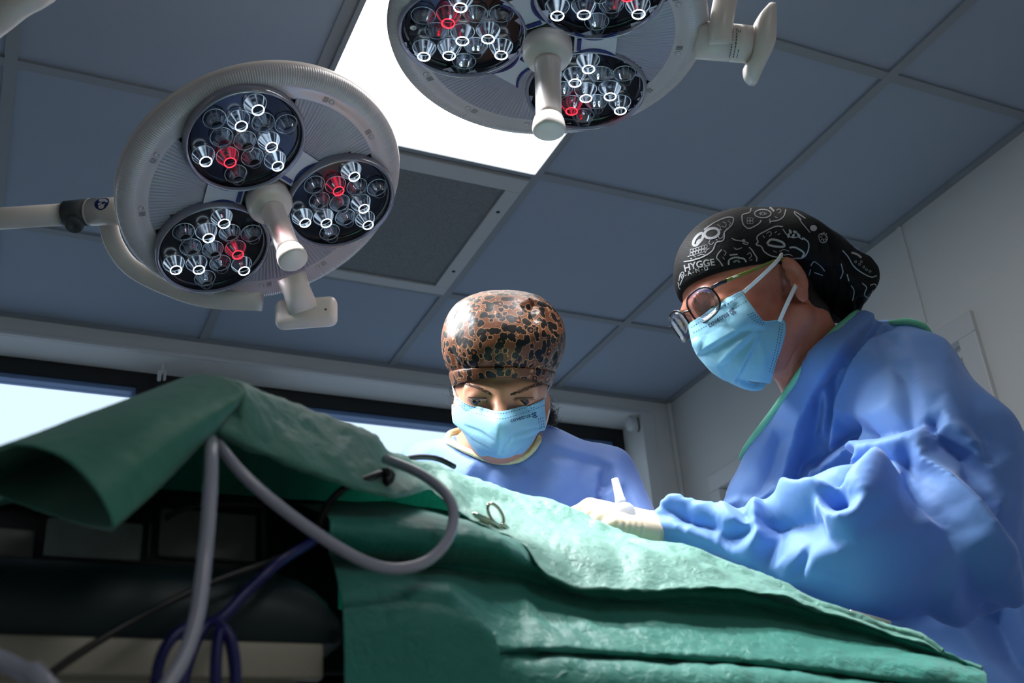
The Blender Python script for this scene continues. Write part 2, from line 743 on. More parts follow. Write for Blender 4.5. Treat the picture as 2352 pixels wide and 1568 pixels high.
# ---- right wall: panels with a joint, and the white framed window
RY0, RY1, RZ0, RZ1 = 1.745, 2.935, 1.0, 2.150
g = G()
g.ebox((XR, YF, 0), (XR + .12, RY0, CEIL))
g.ebox((XR, RY1, 0), (XR + .12, YB, CEIL))
g.ebox((XR, RY0, 0), (XR + .12, RY1, RZ0))
g.ebox((XR, RY0, RZ1), (XR + .12, RY1, CEIL))
struct(g.build('wall_right', M['wall'], smooth=False))
g = G()
g.ebox((XR - .004, 1.889, RZ1 + .05), (XR - .0003, 1.905, CEIL - .004), bevel=.001)
g.ebox((XR - .016, YB - .016, 0.1), (XR - .0005, YB - .0005, CEIL - .004), bevel=.004)
struct(g.build('trim_3', M['wall'], smooth=False))
g = G()
def yframe(g, x0, x1, y0, y1, z0, z1, t, bevel=.003):
    g.ebox((x0, y0, z1 - t), (x1, y1, z1), bevel)
    g.ebox((x0, y0, z0), (x1, y1, z0 + t), bevel)
    g.ebox((x0, y0, z0 + t), (x1, y0 + t, z1 - t), bevel)
    g.ebox((x0, y1 - t, z0 + t), (x1, y1, z1 - t), bevel)
yframe(g, XR - .014, XR + .02, RY0 - .003, RY1 + .003, RZ0, RZ1 + .006, .058)
yframe(g, XR + .02, XR + .07, RY0 + .042, RY1 - .042, RZ0 + .04, RZ1 - .036, .045)
w2 = struct(g.build('window_2', M['white'], smooth=False))
f = G(); f.ebox((XR + .045, RY0 + .085, RZ1 - .135), (XR + .068, RY1 - .085, RZ1 - .081))
f.build('blind_cassette', M['black'], w2, smooth=False)
f = G(); f.ebox((XR + .055, RY0 + .087, RZ0 + .085), (XR + .060, RY1 - .087, RZ1 - .135))
f.build('pane', M['glass'], w2, smooth=False)

# ---- walls out of frame that close the room
g = G(); g.ebox((XL - .1, YF, 0), (XL, YB, CEIL)); struct(g.build('wall_left', M['wall'], smooth=False))
g = G(); g.ebox((XL - .1, YF - .1, 0), (XR + .1, YF, CEIL)); struct(g.build('wall_front', M['wall'], smooth=False))

# ---- lit ceiling panel (two modules long) and the perforated vent
t = thing('ceiling_light', (0.802, 1.40, CEIL - .01), 'long glowing white rectangular light panel set in the tiled ceiling', 'ceiling light')
g = G(); frame_y = [(0.515, 0.527), (1.090, 1.102)]
for a, b in frame_y:
    g.ebox((a, 0.822, CEIL - .012), (b, 2.008 - .0125 + .012, CEIL + .006), bevel=.001)
g.ebox((0.527, 1.996, CEIL - .012), (1.090, 2.0075, CEIL + .006), bevel=.001)
g.ebox((0.527, 0.822, CEIL - .012), (1.090, 0.834, CEIL + .006), bevel=.001)
g.build('frame', M['bar'], t, smooth=False)
g = G(); g.ebox((0.5275, 0.8345, CEIL - .008), (1.0895, 1.9955, CEIL + .003)); g.build('diffuser', M['panel'], t, smooth=False)

t = thing('ceiling_vent', (0.80, 2.32, CEIL - .01), 'square ceiling air vent with grey perforated grille and pale frame', 'vent')
g = G()
x0, x1, y0, y1 = .516, 1.089, 2.024, 2.610
ix0, ix1, iy0, iy1 = .553, 1.048, 2.078, 2.570
zb, zu = CEIL - .012, CEIL + .003
g.ebox((x0, y0, zb), (x1, iy0, zu), bevel=.0015); g.ebox((x0, iy1, zb), (x1, y1, zu), bevel=.0015)
g.ebox((x0, iy0, zb), (ix0, iy1, zu), bevel=.0015); g.ebox((ix1, iy0, zb), (x1, iy1, zu), bevel=.0015)
g.build('frame', mat('vent_frame_enamel', (0.55, 0.57, 0.57), 0.5), t, smooth=False)
m, nt, b = node_mat('perforated_grille')
N, L = nt.nodes, nt.links
tc = N.new('ShaderNodeTexCoord'); vo = N.new('ShaderNodeTexVoronoi'); vo.inputs['Scale'].default_value = 190; vo.inputs['Randomness'].default_value = 0.12
L.new(tc.outputs['Object'], vo.inputs['Vector'])
rp = N.new('ShaderNodeValToRGB'); rp.color_ramp.elements[0].position = .30; rp.color_ramp.elements[0].color = (.012, .012, .013, 1)
rp.color_ramp.elements[1].position = .36; rp.color_ramp.elements[1].color = (.20, .21, .215, 1)
L.new(vo.outputs['Distance'], rp.inputs['Fac']); L.new(rp.outputs['Color'], b.inputs['Base Color']); b.inputs['Roughness'].default_value = .6
g = G(); g.ebox((ix0, iy0, CEIL - .006), (ix1, iy1, CEIL + .002)); g.build('grille', m, t, smooth=False)
for (x, y) in ((1.068, 2.171), (1.068, 2.478), (.534, 2.171), (.534, 2.478)):
    g = G(); g.lathe((x, y, zb + .0005), (0, 0, -1), [(.0052, 0), (.0052, .0015), (.003, .0025)], 14); g.build('screw', mat('dark_screw', (.03, .03, .03), .4, .8) if 'scr' not in M else M['scr'], t)

# ---- small fittings on the window reveal
t = thing('window_catch', (0.40, YW - .03, 2.43), 'small pale grey catch on the window frame above the rolled drape', 'window catch')
pc = on(372, 843, 1, YB + .06)
g = G(); g.box(pc + np.array([0, 0, .018]), np.eye(3), (.062, .018, .014), .003); g.box(pc + np.array([-.017, -.008, .018]), np.eye(3), (.024, .006, .011), .002); g.box(pc + np.array([.018, -.008, .018]), np.eye(3), (.024, .006, .011), .002); g.build('mounting_plate', M['white'], t)
g = G(); g.box(pc + np.array([.002, .0, -.006]), np.eye(3), (.008, .012, .034), .002); g.build('stem', M['white'], t)
g = G(); g.box(pc + np.array([-.006, -.004, -.031]), np.eye(3), (.011, .014, .034), .004); g.box(pc + np.array([.009, -.004, -.028]), np.eye(3), (.008, .014, .034), .004); g.build('latch', M['white'], t)

pc = on(1458, 968, 1, YB + .02)
t = thing('blind_bracket', pc, 'round white blind bracket in the top right corner of the window reveal', 'bracket')
g = G(); g.lathe(pc + np.array([-.028, .0, -.012]), (1, 0, 0), [(.022, 0), (.024, .003), (.024, .018), (.020, .022)], 28); g.build('roller_end', M['white'], t)
g = G(); g.tube([pc + np.array([.012, 0, .024]), pc + np.array([.013, -.004, -.02]), pc + np.array([.006, -.004, -.04])], .003, 8, step=.004); g.build('chain_guide', mat('grey_plastic', (.2, .2, .2), .5), t)
# ================================================================== surgical lamps
M['lampwhite'] = mat('cream_lamp_plastic', (0.76, 0.68, 0.63), 0.32, spec=0.5)
M['cover'] = mat('ribbed_grey_lens_cover', (0.40, 0.37, 0.45), 0.22, spec=0.6, coat=0.3)
M['rim'] = mat('clear_rim_plastic', (0.62, 0.55, 0.57), 0.2, spec=0.7, coat=0.4)
M['bezel'] = clear_mat('clear_violet_bezel', (0.74, 0.74, 0.86), refl=0.22, rough=0.05, haze=0.34, hazecol=(.55, .52, .66))
M['board'] = mat('black_glossy_reflector', (0.006, 0.007, 0.012), 0.14, spec=0.35)
M['navy'] = mat('navy_print', (0.006, 0.018, 0.14), 0.35)
M['label'] = mat('silver_label', (0.62, 0.62, 0.68), 0.35)
M['lensring'] = mat('lens_rim', (0.75, 0.8, 0.85), 0.15, spec=0.8)
M['darkgrey'] = mat('dark_grey_collar', (0.055, 0.06, 0.065), 0.45)
M['ledwhite'] = mat('lit_white_led', (1, 1, 1), 0.4, emit=(0.80, 0.92, 1.0), estr=7.0)
M['ledred'] = mat('lit_red_led', (1, .1, .1), 0.4, emit=(1.0, 0.015, 0.03), estr=4.0)
M['ledoff'] = mat('unlit_led', (0.25, 0.26, 0.28), 0.25)


def lens_mat(name, tint, streak, refl, glow=0.0):
    """clear moulded collimator with radial streaks"""
    m, nt, b = node_mat(name)
    N, L = nt.nodes, nt.links
    at_ = N.new('ShaderNodeAttribute'); at_.attribute_name = 'streak'
    rp = N.new('ShaderNodeValToRGB')
    rp.color_ramp.interpolation = 'LINEAR'
    els = rp.color_ramp.elements
    els[0].position = 0.30; els[0].color = (0.02, 0.03, 0.05, 1)
    els[1].position = 0.85; els[1].color = (*streak, 1)
    L.new(at_.outputs['Fac'], rp.inputs['Fac'])
    df = N.new('ShaderNodeBsdfPrincipled'); L.new(rp.outputs['Color'], df.inputs['Base Color']); df.inputs['Roughness'].default_value = .12
    if glow:
        L.new(rp.outputs['Color'], df.inputs['Emission Color']); df.inputs['Emission Strength'].default_value = glow
    tr = N.new('ShaderNodeBsdfTransparent'); tr.inputs['Color'].default_value = (*tint, 1)
    gl = N.new('ShaderNodeBsdfGlossy'); gl.inputs['Roughness'].default_value = .04; gl.inputs['Color'].default_value = (.9, .95, 1, 1)
    m1 = N.new('ShaderNodeMixShader'); m1.inputs['Fac'].default_value = refl
    L.new(tr.outputs[0], m1.inputs[1]); L.new(gl.outputs[0], m1.inputs[2])
    m2 = N.new('ShaderNodeMixShader')
    mt = N.new('ShaderNodeMath'); mt.operation = 'MULTIPLY'; mt.inputs[1].default_value = .55
    L.new(at_.outputs['Fac'], mt.inputs[0]); L.new(mt.outputs[0], m2.inputs['Fac'])
    L.new(m1.outputs[0], m2.inputs[1]); L.new(df.outputs[0], m2.inputs[2])
    L.new(m2.outputs[0], N['Material Output'].inputs['Surface'])
    return m


M['lens'] = lens_mat('clear_moulded_lens', (0.80, 0.86, 0.95), (0.55, 0.66, 0.80), 0.30)
M['lenslit'] = lens_mat('lit_moulded_lens', (0.85, 0.92, 1.0), (0.62, 0.80, 1.0), 0.16, 1.5)
M['lensred'] = lens_mat('red_moulded_lens', (1.0, .35, .4), (0.95, 0.03, 0.08), 0.16, 1.1)
M['lensface'] = clear_mat('lens_front_face', (0.9, 0.94, 1.0), refl=0.06, rough=0.08)

PATTERN = [(0, .063), (-.053, .030), (-.018, .033), (.0195, .033), (.055, .034), (-.036, .0), (.0, -.002), (.036, .002),
           (-.056, -.034), (-.020, -.032), (.018, -.030), (.054, -.031), (.0, -.063)]


def set_streak(o, seed, seg):
    me = o.data
    a = me.attributes.new('streak', 'FLOAT', 'POINT')
    rr = np.random.default_rng(seed)
    s = rr.random(seg) ** 1.6
    n = len(me.vertices)
    vals = np.tile(s, n // seg + 1)[:n]
    a.data.foreach_set('value', vals.astype(np.float32))


def surgical_lamp(c, nrm, label, pods, wpod, rpod, spin, handle_dir, arm):
    """c, nrm in camera axes; pods: list of (angle, lit indices, red indices)"""
    n = np.asarray(nrm, float); n /= np.linalg.norm(n)
    a = np.cross([0, 1., 0], n); a /= np.linalg.norm(a)
    b = np.cross(n, a)
    B = np.stack([a, b, n])
    loc = lambda u, v, w: W(c + np.array([u, v, w]) @ B)
    Bw = B @ R                                     # lamp axes in the world
    root = thing('surgical_light', W(c), label, 'surgical light', 'ceiling mounted surgical lights')
    RR = .225
    # back shell
    g = G()
    g.lathe(W(c), Bw[2], [(.03, -.062), (.10, -.058), (.17, -.046), (.212, -.028), (.2262, -.010), (.2275, 0.0), (.224, .004)], 128, cap1=False)
    g.build('housing', M['lampwhite'], root)
    # ribbed clear cover: polar grid, fine radial ribs, milled rim
    seg = 1440
    th = np.linspace(0, 2 * np.pi, seg, endpoint=False)
    rows = [(.226, -.006, 0), (.2268, .002, 1), (.224, .010, 1), (.217, .0155, 1), (.206, .0185, 1), (.200, .0175, 0), (.198, .0170, 0), (.190, .0168, 0), (.182, .0170, 0),
            (.180, .0164, 0), (.178, .0166, 2), (.15, .0180, 2), (.12, .0190, 2), (.09, .0200, 2), (.066, .0206, 2), (.064, .021, 0), (.03, .021, 0)]
    V = []
    for r, w, k in rows:
        rib = 0
        if k == 1:
            rib = .0005 * np.where(np.arange(seg) % 4 < 2, 1, -1)
        if k == 2:
            rib = .0006 * np.sin(th * 180)
        V.append(np.stack([(r) * np.cos(th), r * np.sin(th), w + rib + 0 * th], 1))
    V = np.vstack(V)
    F = grid_faces(len(rows), seg, True)
    mi_ = np.repeat([1, 1, 1, 1, 1, 1, 1, 1, 1, 0, 0, 0, 0, 0, 0, 0], seg)
    Fa = np.array(F); cen = V[Fa].mean(1)[:, :2]
    keep = np.ones(len(F), bool)
    for pa_, _, _ in pods:               # openings for the three pods
        pcen = rpod * np.array([math.cos(math.radians(pa_)), math.sin(math.radians(pa_))])
        keep &= np.linalg.norm(cen - pcen, axis=1) > .0862
    F = Fa[keep].tolist(); mi_ = mi_[keep]
    cov = mk('lens_cover', W(c + V @ B), F, [M['cover'], M['rim']], mi_, root)
    # screws round the rim band
    for k in range(12):
        t = math.radians(k * 30 + spin + 12)
        g = G(); g.lathe(loc(.190 * math.cos(t), .190 * math.sin(t), .0165), Bw[2], [(.0048, 0), (.0048, .0016), (.0034, .002), (.003, .0008)], 16)
        g.build('screw', M['rim'], cov)
        g = G()
        for j in (-1, 0, 1, 2):
            tt = t + .055 + j * .012
            d = np.array([math.cos(tt), math.sin(tt), 0]); e = np.array([-d[1], d[0], 0])
            g.box(loc(*(d * .190 + np.array([0, 0, .0167]))), np.stack([d, e, [0, 0, 1]]) @ Bw, (.010, .0007, .0010))
        g.build('clip_slots', M['darkgrey'], cov, smooth=False)
    # silver label strips with navy edges between the pods
    for k in range(3):
        t0 = math.radians(pods[k][0] + 60)
        d = np.array([math.cos(t0), math.sin(t0), 0]); e = np.array([-d[1], d[0], 0])
        g = G()
        for i in range(8):
            r0, r1 = .038 + i * .0075, .038 + (i + 1) * .0075
            h0, h1 = [.013 + .012 * (abs(r - .066) / .03) ** 2 for r in (r0, r1)]
            P = []
            for w in (.0235, .0225):
                P += [loc(*(d * r0 - e * h0 + [0, 0, w])), loc(*(d * r1 - e * h1 + [0, 0, w])), loc(*(d * r1 + e * h1 + [0, 0, w])), loc(*(d * r0 + e * h0 + [0, 0, w]))]
            g.add(P, [[0, 1, 2, 3], [7, 6, 5, 4]], 1)
            for sgn in (-1, 1):
                P = []
                for w in (.0250, .0225):
                    P += [loc(*(d * r0 + sgn * e * h0 + [0, 0, w])), loc(*(d * r1 + sgn * e * h1 + [0, 0, w])), loc(*(d * r1 + sgn * e * (h1 - .0042) + [0, 0, w])), loc(*(d * r0 + sgn * e * (h0 - .0042) + [0, 0, w]))]
                g.add(P, [[0, 1, 2, 3] if sgn < 0 else [3, 2, 1, 0], [0, 3, 7, 4], [1, 5, 6, 2], [0, 4, 5, 1], [2, 6, 7, 3]], 0)
        g.box(loc(*(d * .045 + [0, 0, .0245])), np.stack([d, e, [0, 0, 1]]) @ Bw, (.006, .022, .003), m=0)
        g.build('label_strip', [M['navy'], M['label']], root, smooth=False)
    # pods
    for pa, lit, red in pods:
        t0 = math.radians(pa)
        pc = np.array([rpod * math.cos(t0), rpod * math.sin(t0), 0])
        P0 = lambda u, v, w: loc(pc[0] + u, pc[1] + v, wpod + w)
        g = G(); g.lathe(P0(0, 0, -.010), Bw[2], [(.02, 0), (.080, .0), (.0855, .004), (.0870, .010)], 64, cap1=False)
        g.lathe(P0(0, 0, -.0085), Bw[2], [(.080, .0), (.001, .0)], 64, cap0=False)
        pod = g.build('lamp_pod', M['board'], root)
        g = G()
        g.lathe(P0(0, 0, -.022), Bw[2], [(.0872, 0), (.0905, .008), (.0915, .018), (.0905, .026), (.0882, .0282), (.0862, .0265), (.0855, .022)], 72, cap0=False, cap1=False)
        g.build('bezel_ring', M['bezel'], pod)
        g = G()   # lit crescent and dark step inside the far wall of the pod
        g.lathe(P0(0, 0, -.016), Bw[2], [(.0845, -.004), (.0866, .0), (.0850, .002)], 64, cap0=False, cap1=False)
        g.build('inner_step', M['label'], pod)
        for k, (u, v) in enumerate(PATTERN):
            u, v = u * 1.0, v * 1.0
            seg = 36
            g = G()
            z0, z1 = -.004, .0135       # wide rim on the board, narrow glowing end towards the room
            g.lathe(P0(u, v, 0), Bw[2], [(.0168, z0), (.0160, z0 + .0035), (.0132, z0 + .0095), (.0104, z0 + .0145), (.0092, z1)], seg, cap0=False, cap1=False)
            ln = g.build('lens', M['lenslit'] if k in lit else M['lensred'] if k in red else M['lens'], pod)
            set_streak(ln, int(abs(pa) * 31 + k * 7 + spin), seg)
            g = G(); g.lathe(P0(u, v, 0), Bw[2], [(.0166, z0 - .0006), (.0174, z0 + .0002), (.0166, z0 + .0009), (.0160, z0 + .0002), (.0166, z0 - .0006)], seg, cap0=False, cap1=False)
            g.build('lens_rim', M['lensring'], pod)
            mm = M['ledwhite'] if k in lit else M['ledred'] if k in red else M['ledoff']
            g = G()
            if k in lit or k in red:
                g.lathe(P0(u, v, 0), Bw[2], [(.0080, z1 - .0006), (.0092, z1 - .0006), (.0094, z1 + .0004), (.0086, z1 + .0008), (.0080, z1 + .0002), (.0080, z1 - .0006)], 28, cap0=False, cap1=False)
            else:
                g.lathe(P0(u, v, 0), Bw[2], [(.0082, z1 - .0004), (.0090, z1), (.0082, z1 + .0004)], 28, cap0=False, cap1=False)
            g.lathe(P0(u, v, 0), Bw[2], [(.0030, z0 - .0035), (.0030, z0 - .001), (.0016, z0)], 14, m=1)
            g.build('led', [mm, M['ledoff']], pod)
    # hub, handle
    g = G()
    g.lathe(loc(0, 0, .020), Bw[2], [(.034, 0), (.0352, .003), (.0352, .024), (.0330, .029), (.0300, .034), (.019, .036), (.0175, .038)], 56)
    g.build('hub', M['lampwhite'], root)
    g = G(); g.lathe(loc(0, 0, .0175), Bw[2], [(.040, 0), (.041, .004), (.036, .006)], 56); g.build('hub_collar', M['board'], root)
    hd = np.asarray(handle_dir, float)
    g = G()
    g.lathe(loc(0, 0, .052), Bw[2], [(.0195, 0), (.0188, .01), (.0180, .05), (.0178, .095), (.0185, .104)], 40)
    hl = g.build('handle', M['lampwhite'], root)
    g = G()
    g.lathe(loc(0, 0, .155), Bw[2], [(.0195, 0), (.0215, .006), (.0228, .016), (.0222, .021), (.0195, .0235), (.004, .0245)], 40)
    g.build('end_cap', M['lampwhite'], hl)
    return root, loc, Bw


cL = cp(604.9, 433.6, 1.797)
cR = cp(1256.6, 72.1, 1.612)
SR = (.063, -.194 * 0, 0)
lampL, locL, BL = surgical_lamp(cL, (0.63, -1.115, 1.0), 'round surgical light at left, its arm running out of the left edge', [(120, (0, 2, 7, 8, 11), (9,)), (2, (0, 7, 8, 9, 11), (2,)), (-122, (0, 2, 8, 9, 11), (7,))], .030, .122, 0, (0, 0), None)
lampR, locR, BR = surgical_lamp(cR, (0.0, -1.944, 1.0), 'round surgical light at top, in front of the glowing ceiling panel', [(171, (0, 6, 7, 8, 9, 11), (2,)), (56, (9, 11, 8), (7,)), (-60, (0, 2, 6, 7, 11), (9,))], .020, .121, 40, (0, 0), None)

# --- yoke, arm and grip plates
def frame_from(d, up):
    d = np.asarray(d, float); d /= np.linalg.norm(d)
    u = np.asarray(up, float); u = u - d * (u @ d); u /= np.linalg.norm(u)
    return np.stack([d, np.cross(u, d), u])

# left lamp: sleeve, dark collar, long tube to the left
pA, pB, pC_, pD = at(300, 483, 1.87), at(208, 487, 1.88), at(152, 492, 1.885), at(-160, 512, 1.91)
g = G(); g.tube([pA, pB + .002 * (pA - pB) / np.linalg.norm(pA - pB)], .0232, 36)
ax = (pA - pB) / np.linalg.norm(pA - pB)
g.lathe(pB, -ax, [(.0232, 0), (.0215, .004), (.0195, .0055)], 36)
sl = g.build('arm_sleeve', M['lampwhite'], lampL)
g = G(); g.tube([pB - ax * .0055, pC_], .0225, 36); g.lathe(pC_ + ax * .018 + np.array([0, -.004, -.018]), (-.12, -.35, -1), [(.0155, 0), (.0150, .012), (.0130, .0145), (.007, .0145), (.006, .011)], 30)
g.build('arm_collar', M['darkgrey'], lampL)
g = G(); g.tube([pC_, pD], .0185, 36); g.build('arm_tube', M['lampwhite'], lampL)
g = G()   # round navy sticker: person reading a manual
sn = frame_from(ax, CAM - (pA + pB) / 2)
sc0 = at(233, 465, 1.8548)
rad = .0233
axp = pB + ax * ((sc0 - pB) @ ax)
un = (sc0 - axp); un -= ax * (un @ ax); un /= np.linalg.norm(un)
vn = np.cross(ax, un)
def sleeve_pt(s, t, lift):
    th = t / rad
    return axp + ax * s + (rad + lift) * (math.cos(th) * un + math.sin(th) * vn)
def decal(poly, lift, m):
    P = [sleeve_pt(s, t, lift) for s, t in poly]
    c0 = np.mean(poly, 0)
    g.add(P + [sleeve_pt(c0[0], c0[1], lift)], [[i, (i + 1) % len(P), len(P)] for i in range(len(P))], m)
decal([(.0125 * math.cos(t), .0125 * math.sin(t)) for t in np.linspace(0, 2 * np.pi, 40, endpoint=False)], .0003, 0)
decal([(-.003 + .0036 * math.cos(t), -.0058 * 1 + .0036 * math.sin(t)) for t in np.linspace(0, 2 * np.pi, 20, endpoint=False)], .0006, 1)
decal([(.0000, -.0055), (.0065, -.0010), (.0100, .0005), (.0105, -.0035), (.0045, -.0085)], .0006, 1)
decal([(-.0065, .0015), (-.0015, -.0015), (.0005, .0010), (-.0045, .0045)], .0006, 1)
decal([(-.0030, .0060), (.0060, .0045), (.0075, .0015), (.0015, .0030)], .0006, 1)
o = g.build('sticker', [M['navy'], M['label']], sl, smooth=False)
# curved fork plate behind the lower left of the head
g = G()
fk = spline([at(246, 505, 1.90), at(262, 560, 1.905), at(300, 612, 1.92), at(372, 652, 1.92), at(470, 684, 1.90), at(600, 692, 1.88)], .01)
g.tube(fk, .0165, 20, flat=.55)
g.build('fork', M['lampwhite'], lampL)
# grip: stem and rounded plate
def grip(root, p0, p1, pc, face, upv, dims):
    g = G(); g.tube([p0, p0 * .5 + p1 * .5, p1], [.0235, .0215, .0245], 32); st = g.build('grip_stem', M['lampwhite'], root)
    f3 = frame_from(face, upv)
    g = G(); V, F = rbox((dims[2], dims[0], dims[1]), min(dims) * .42, 5)
    # dished: the side edges swell away from the stem
    V = V.copy(); V[:, 0] += .35 * (V[:, 1] / dims[0] * 2) ** 2 * dims[2] * .6
    g.add(pc + V @ f3, F)
    g.build('grip_plate', M['lampwhite'], root)
pc = at(704, 719, 1.80)
grip(lampL, at(672, 640, 1.82), at(692, 700, 1.825), pc, (at(704, 722, 1.80) - at(684, 660, 1.83)) * .4 + .03 * (CAM - pc), at(780, 708, 1.80) - at(630, 728, 1.80), (.040, .100, .026)) if False else None
g = G(); g.tube([at(668, 632, 1.83), at(682, 668, 1.835), at(697, 712, 1.84)], [.0245, .0225, .0250], 32); g.build('grip_stem', M['lampwhite'], lampL)
g = G()
f3 = frame_from(at(778, 715, 1.85) - at(632, 726, 1.85), at(700, 690, 1.85) - at(706, 750, 1.83))
V, F = rbox((.1005, .030, .050), .0125, 5)
g.add(at(704, 719, 1.845) + V @ f3, F); g.build('grip_plate', M['lampwhite'], lampL)
g = G(); g.lathe(at(748, 710, 1.8275), at(748, 710, 1.80) - at(748, 710, 1.82), [(.0018, 0), (.0018, .0008), (.0008, .001)], 12); g.build('grip_screw', M['darkgrey'], lampL)

# right lamp: yoke cylinder, up-going arm, flared grip
qa, qb = at(1600, 92, 1.60), at(1722, 102, 1.60)
ax = (qb - qa) / np.linalg.norm(qb - qa)
g = G(); g.lathe(qa, ax, [(.0265, 0), (.0265, .048), (.0255, .0485), (.0265, .049), (.0265, np.linalg.norm(qb - qa))], 44); g.build('yoke_sleeve', M['lampwhite'], lampR)
g = G(); g.tube([at(1655, 102, 1.572), at(1655, 70, 1.572), at(1662, 20, 1.585), at(1672, -60, 1.62), at(1672, -60, 1.62) + np.array([.02, .05, .12]), np.append((at(1672, -60, 1.62) + np.array([.03, .10, 0]))[:2], CEIL - .001)], [.0165, .017, .0175, .0178], 32, step=.006)
g.build('arm_tube', M['lampwhite'], lampR)
g = G()
pl_ = [at(1772, 12, 1.60), at(1776, 60, 1.60), at(1770, 110, 1.60), at(1740, 160, 1.60), at(1724, 190, 1.60)]
fl = spline([at(1763, 11, 1.605), at(1744, 33, 1.604), at(1730, 62, 1.603), at(1723, 100, 1.60), at(1719, 138, 1.60), at(1710, 152, 1.60), at(1711, 176, 1.60), at(1722, 191, 1.60)], .004)
fr_ = spline([at(1780, 12, 1.605), at(1779, 60, 1.603), at(1775, 108, 1.60), at(1752, 158, 1.60), at(1736, 194, 1.60)], .006)
nn = 26
A = poly_resample(fl, nn); Bq = poly_resample(fr_, nn)
dz = (W([0, 0, -1.0]) - W([0, 0, 0.0]))
V = []
for i in range(nn):
    hw = .032 * math.sin(math.pi * (i + .8) / (nn + .6)) ** .35
    for k in range(16):
        t = 2 * math.pi * k / 16
        ca, sa = math.cos(t), math.sin(t)
        ca = math.copysign(abs(ca) ** .6, ca); sa = math.copysign(abs(sa) ** .6, sa)
        V.append(A[i] * (0.5 - .5 * ca) + Bq[i] * (0.5 + .5 * ca) + dz * hw * sa)
F = grid_faces(nn, 16, True) + [list(range(16))[::-1], list(range((nn - 1) * 16, nn * 16))]
mk('grip_plate', V, F, M['lampwhite'], None, lampR)
# fine print on the yoke sleeve
g = G()
rad = .0268
def ypt(s, t):
    c0 = at(1680, 97, 1.60); cc = qa + ax * ((c0 - qa) @ ax); u = CAM - cc; u -= ax * (u @ ax); u /= np.linalg.norm(u); v = np.cross(u, ax)
    return cc + ax * s + rad * (math.cos(t / rad) * u + math.sin(t / rad) * v)
rr = random.Random(3)
for col_ in range(3):
    t = -.022
    while t < .020:
        ln = rr.uniform(.0012, .0042)
        s0 = -.004 + col_ * .0052
        if not (col_ == 2 and t > -.008):
            g.add([ypt(s0, t), ypt(s0 + .0014, t), ypt(s0 + .0014, t + ln), ypt(s0, t + ln)], [[0, 1, 2, 3]])
        t += ln + .0012
for k in range(3):
    for q in range(3):
        if rr.random() > .3:
            g.add([ypt(.004 + k * .0012, .016 + q * .0012), ypt(.0051 + k * .0012, .016 + q * .0012), ypt(.0051 + k * .0012, .0171 + q * .0012), ypt(.004 + k * .0012, .0171 + q * .0012)], [[0, 1, 2, 3]])
g.build('fine_print', M['darkgrey'], lampR, smooth=False)
g = G(); g.box(locR(.11, .012, .0240), np.stack([BR[0], BR[1], BR[2]]), (.022, .030, .001)); g.box(locR(.165, .005, .0200), np.stack([BR[0], BR[1], BR[2]]), (.014, .032, .001)); g.build('barcode_label', mat('printed_label', (.12, .12, .13), .5), lampR, smooth=False) if False else None

# another arm crossing the top left corner
t = thing('support_arm', at(20, 15, 1.5), 'pale curved support arm crossing the top left corner of the photo', 'support arm')
g = G(); g.tube([pD + (pD - pC_) * .004, at(-290, 490, 1.84), at(-350, 380, 1.66), at(-270, 230, 1.5), at(-160, 150, 1.45), at(-40, 62, 1.5), at(30, 8, 1.5), at(150, -95, 1.55), np.append((at(190, -160, 1.6) + np.array([.05, .05, 0]))[:2], CEIL - .001)], .0235, 32, step=.02); g.build('tube', M['lampwhite'], t)

# ================================================================== lights
def spot(loc_, target, power, size, blend, rad, col):
    ld = bpy.data.lights.new('lamp_beam', 'SPOT'); ld.energy = power; ld.spot_size = math.radians(size); ld.spot_blend = blend; ld.shadow_soft_size = rad; ld.color = col
    o = bpy.data.objects.new('lamp_beam', ld); COL.objects.link(o); o.location = Vector(loc_)
    o.rotation_euler = (Vector(target) - Vector(loc_)).to_track_quat('-Z', 'Y').to_euler()
    return o
for loc_, Bq, pods, wp in ((locL, BL, (120, 2, -122), .03), (locR, BR, (171, 56, -60), .02)):
    for pa in pods:
        t0 = math.radians(pa)
        p = np.array(loc_(.122 * math.cos(t0), .122 * math.sin(t0), wp + .012))
        tgt = np.array(loc_(0, 0, 1.05)) + np.array([.34 if loc_ is locL else .20, .0, 0])
        spot(p, tgt, SPOT_W, 67, .55, .05, (0.96, 0.98, 1.0))

t = thing('ceiling_light', (0.802, -1.0, CEIL - .01), 'added fill light panel in the ceiling behind the viewer, out of view', 'ceiling light')  # unseen panel added as fill light for the near side of the table
g = G(); g.ebox((0.515, -1.5775, CEIL - .012), (1.090, -.4025, CEIL - .0085), .001); g.build('frame', M['bar'], t, smooth=False)
g = G(); g.ebox((0.527, -1.565, CEIL - .0135), (1.078, -.415, CEIL - .0125)); g.build('diffuser', mat('fill_diffuser', (.9, .9, .9), .5, emit=(1.0, .985, .96), estr=FILL_PANEL), t, smooth=False)

